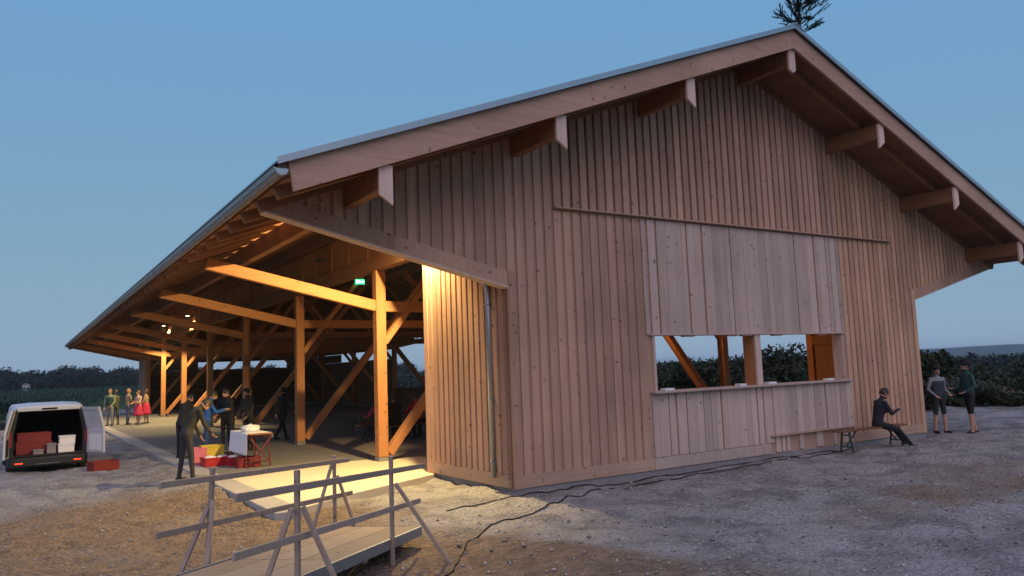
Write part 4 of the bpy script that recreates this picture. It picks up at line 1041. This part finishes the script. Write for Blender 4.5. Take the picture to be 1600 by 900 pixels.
# young trees seen through the hatch and behind the right side
for i, (az, d, h, r) in enumerate([(41.5, 62, 2.1, 3.0), (44, 70, 2.2, 3.4), (46.3, 58, 2.5, 2.8), (48.4, 66, 2.6, 3.0), (50.6, 60, 2.2, 3.2), (52.6, 55, 3.4, 3.0), (54.6, 58, 3.6, 3.0), (58.6, 50, 2.6, 2.6), (60.9, 46, 2.35, 1.7), (39, 68, 2.3, 3.0), (36.4, 64, 2.8, 2.8), (34, 60, 3.4, 2.6), (63.4, 60, 1.4, 3.2), (66, 64, 1.3, 3.4)]):
    x_, y_ = -7 + d * math.sin(R(az)), -10.9 + d * math.cos(R(az))
    lab = ['dark young tree seen low through the hatch', 'low dark tree seen through the hatch', 'dark tree behind the inner post in the hatch', 'dark tree behind the hatch mullion', 'tall dark tree seen through the hatch', 'tallest dark tree seen through the hatch', 'dark tree hidden by the orange inner panel of the hatch', 'dark tree hidden behind the gable corner', 'dark tree rising beside the far edge of the gable', 'dark tree beyond the open right side of the hall', 'dark tree seen across the hall between posts', 'dark tree seen across the hall by the corner panel', 'low dark tree beyond the hedge', 'low dark tree far beyond the hedge'][i]
    g = G(x_, y_); shrub(x_, y_, r, (h - g) * .93, 'leaf', lab, 5200, .15, 'dark_tree', 'tree', 'young trees beyond the hall')
# far wood on the left, one mass
cs, rs = [], []
for i in range(150):
    az = R(-9 + 34 * i / 149); d = 330 + rng.uniform(-25, 40); e = 1.05 + .18 * math.sin(i * .9) + .18 * math.sin(i * .37 + 1) + rng.uniform(-.16, .16)
    top = 2 + d * math.tan(R(e if az < R(6.5) else e * .72)); cs.append((-7 + d * math.sin(az), -10.9 + d * math.cos(az), top * .5 - .5)); rs.append((rng.uniform(3, 7), 6, top * .5))
leaf_obj('far_wood', leaves(cs, rs, 170000, .45, seed=5), M['wood_far'], kind='stuff', label='dark distant wood along the horizon behind the maize field', cat='wood')
# wood behind the hall on the right
cs, rs = [], []
for i in range(170):
    az = R(22 + 62 * i / 169); d = 210 + rng.uniform(-30, 60); top = 2 + d * math.tan(R((-.42 if az > R(56) else -.1) + .25 * rng.random()))
    cs.append((-7 + d * math.sin(az), -10.9 + d * math.cos(az), (top - 4) * .5)); rs.append((6, 6, (top + 4) * .5))
leaf_obj('far_wood', leaves(cs, rs, 40000, .6, seed=8), M['wood_far'], kind='stuff', label='dark low wood in the valley behind the hedge', cat='wood')
# maize
def maize():
    r = np.random.default_rng(4); n = 52000
    y = 50 + 130 * r.random(n) ** 2.2; x = -45 + 41 * r.random(n) + (y - 50) * .32 * r.random(n); hh = 1.02 + .12 * r.random(n) + .003 * (y - 50)
    a = r.random(n) * 6.28; w = .05 + .02 * (y - 50) / 40; ln = .35 + .3 * r.random(n); z0 = hh * (.25 + .75 * r.random(n)) - .1
    dx, dy = np.cos(a), np.sin(a)
    P0 = np.stack([x, y, z0], -1); P1 = np.stack([x + dx * ln * .4 - dy * w, y + dy * ln * .4 + dx * w, z0 + ln * .3], -1); P2 = np.stack([x + dx * ln, y + dy * ln, z0 + .02], -1); P3 = np.stack([x + dx * ln * .4 + dy * w, y + dy * ln * .4 - dx * w, z0 + ln * .3], -1)
    V = np.stack([P0, P1, P2, P3], 1).reshape(-1, 3); leaf_obj('maize_field', (V, np.arange(n * 4).reshape(-1, 4)), M['maize'], kind='stuff', label='dark green maize field behind the van', cat='field')
maize()
MB().box((-48, 52, -.5), (-3.5, 190, .72)).build('field_body', M['maize'], kind='stuff', label='dense lower leaves of the maize field', cat='field') if False else None
# far house and shed
def far_house(x, y, w, d, h, label, mat='white', z=None):
    g = G(x, y) if z is None else z; t = thing('far_house', label, 'house', (x, y, g))
    MB().box((-w/2, -d/2, 0), (w/2, d/2, h)).build('wall', M[mat], t)
    MB().prism([(-w/2 - .4, h), (w/2 + .4, h), (0, h + w * .35)], 1, -d/2 - .4, d/2 + .4).build('roof', M['plinth'], t)
    for xx in (-w * .25, w * .25): MB().box((xx - .4, -d/2 - .03, h * .45), (xx + .4, -d/2 - .005, h * .75)).build('window', M['glass'], t)
far_house(-7 + 285 * math.sin(R(.5)), -10.9 + 285 * math.cos(R(.5)), 1.9, 3, 2.6, 'small white house at the edge of the distant wood')
# long wooded hill
hv, hf = [], []; NH = 90
for i in range(NH + 1):
    az = R(18 + 75 * i / NH); d = 1900; e = .04 + .30 * (0.5 + .5 * math.tanh((math.degrees(az) - 58) / 4)) + .02 * math.sin(i * .8) + .012 * math.sin(i * 2.1)
    for dd, f in ((1500, -1), (1750, .75), (1900, 1), (2300, .6)):
        z = -12 if f < 0 else (2 + 1900 * math.tan(R(e))) * f
        hv.append((-7 + dd * math.sin(az), -10.9 + dd * math.cos(az), z))
for i in range(NH):
    for j in range(3): a = i * 4 + j; hf.append((a, a + 4, a + 5, a + 1))
hm = MB(); hm.v = hv; hm.f = hf; hm.m = [0] * len(hf); hm.build('hill', M['hill'], smooth=True, kind='structure')

# ------------------------------------------------------------------ evening haze
hz = MB().box((-7600, -7600, -14), (7600, 7600, 21)).build('haze', M['hill'], kind='stuff', label='thin evening haze over the valley', cat='haze')
hmat = bpy.data.materials.new('evening_haze'); hmat.use_nodes = True; ht = hmat.node_tree
ht.nodes.remove(ht.nodes['Principled BSDF']); pv = ht.nodes.new('ShaderNodeVolumePrincipled'); pv.inputs['Color'].default_value = (.80, .88, 1, 1); pv.inputs['Density'].default_value = .00022; pv.inputs['Anisotropy'].default_value = .2
ht.links.new(pv.outputs['Volume'], ht.nodes['Material Output'].inputs['Volume']); hz.data.materials.clear(); hz.data.materials.append(hmat)
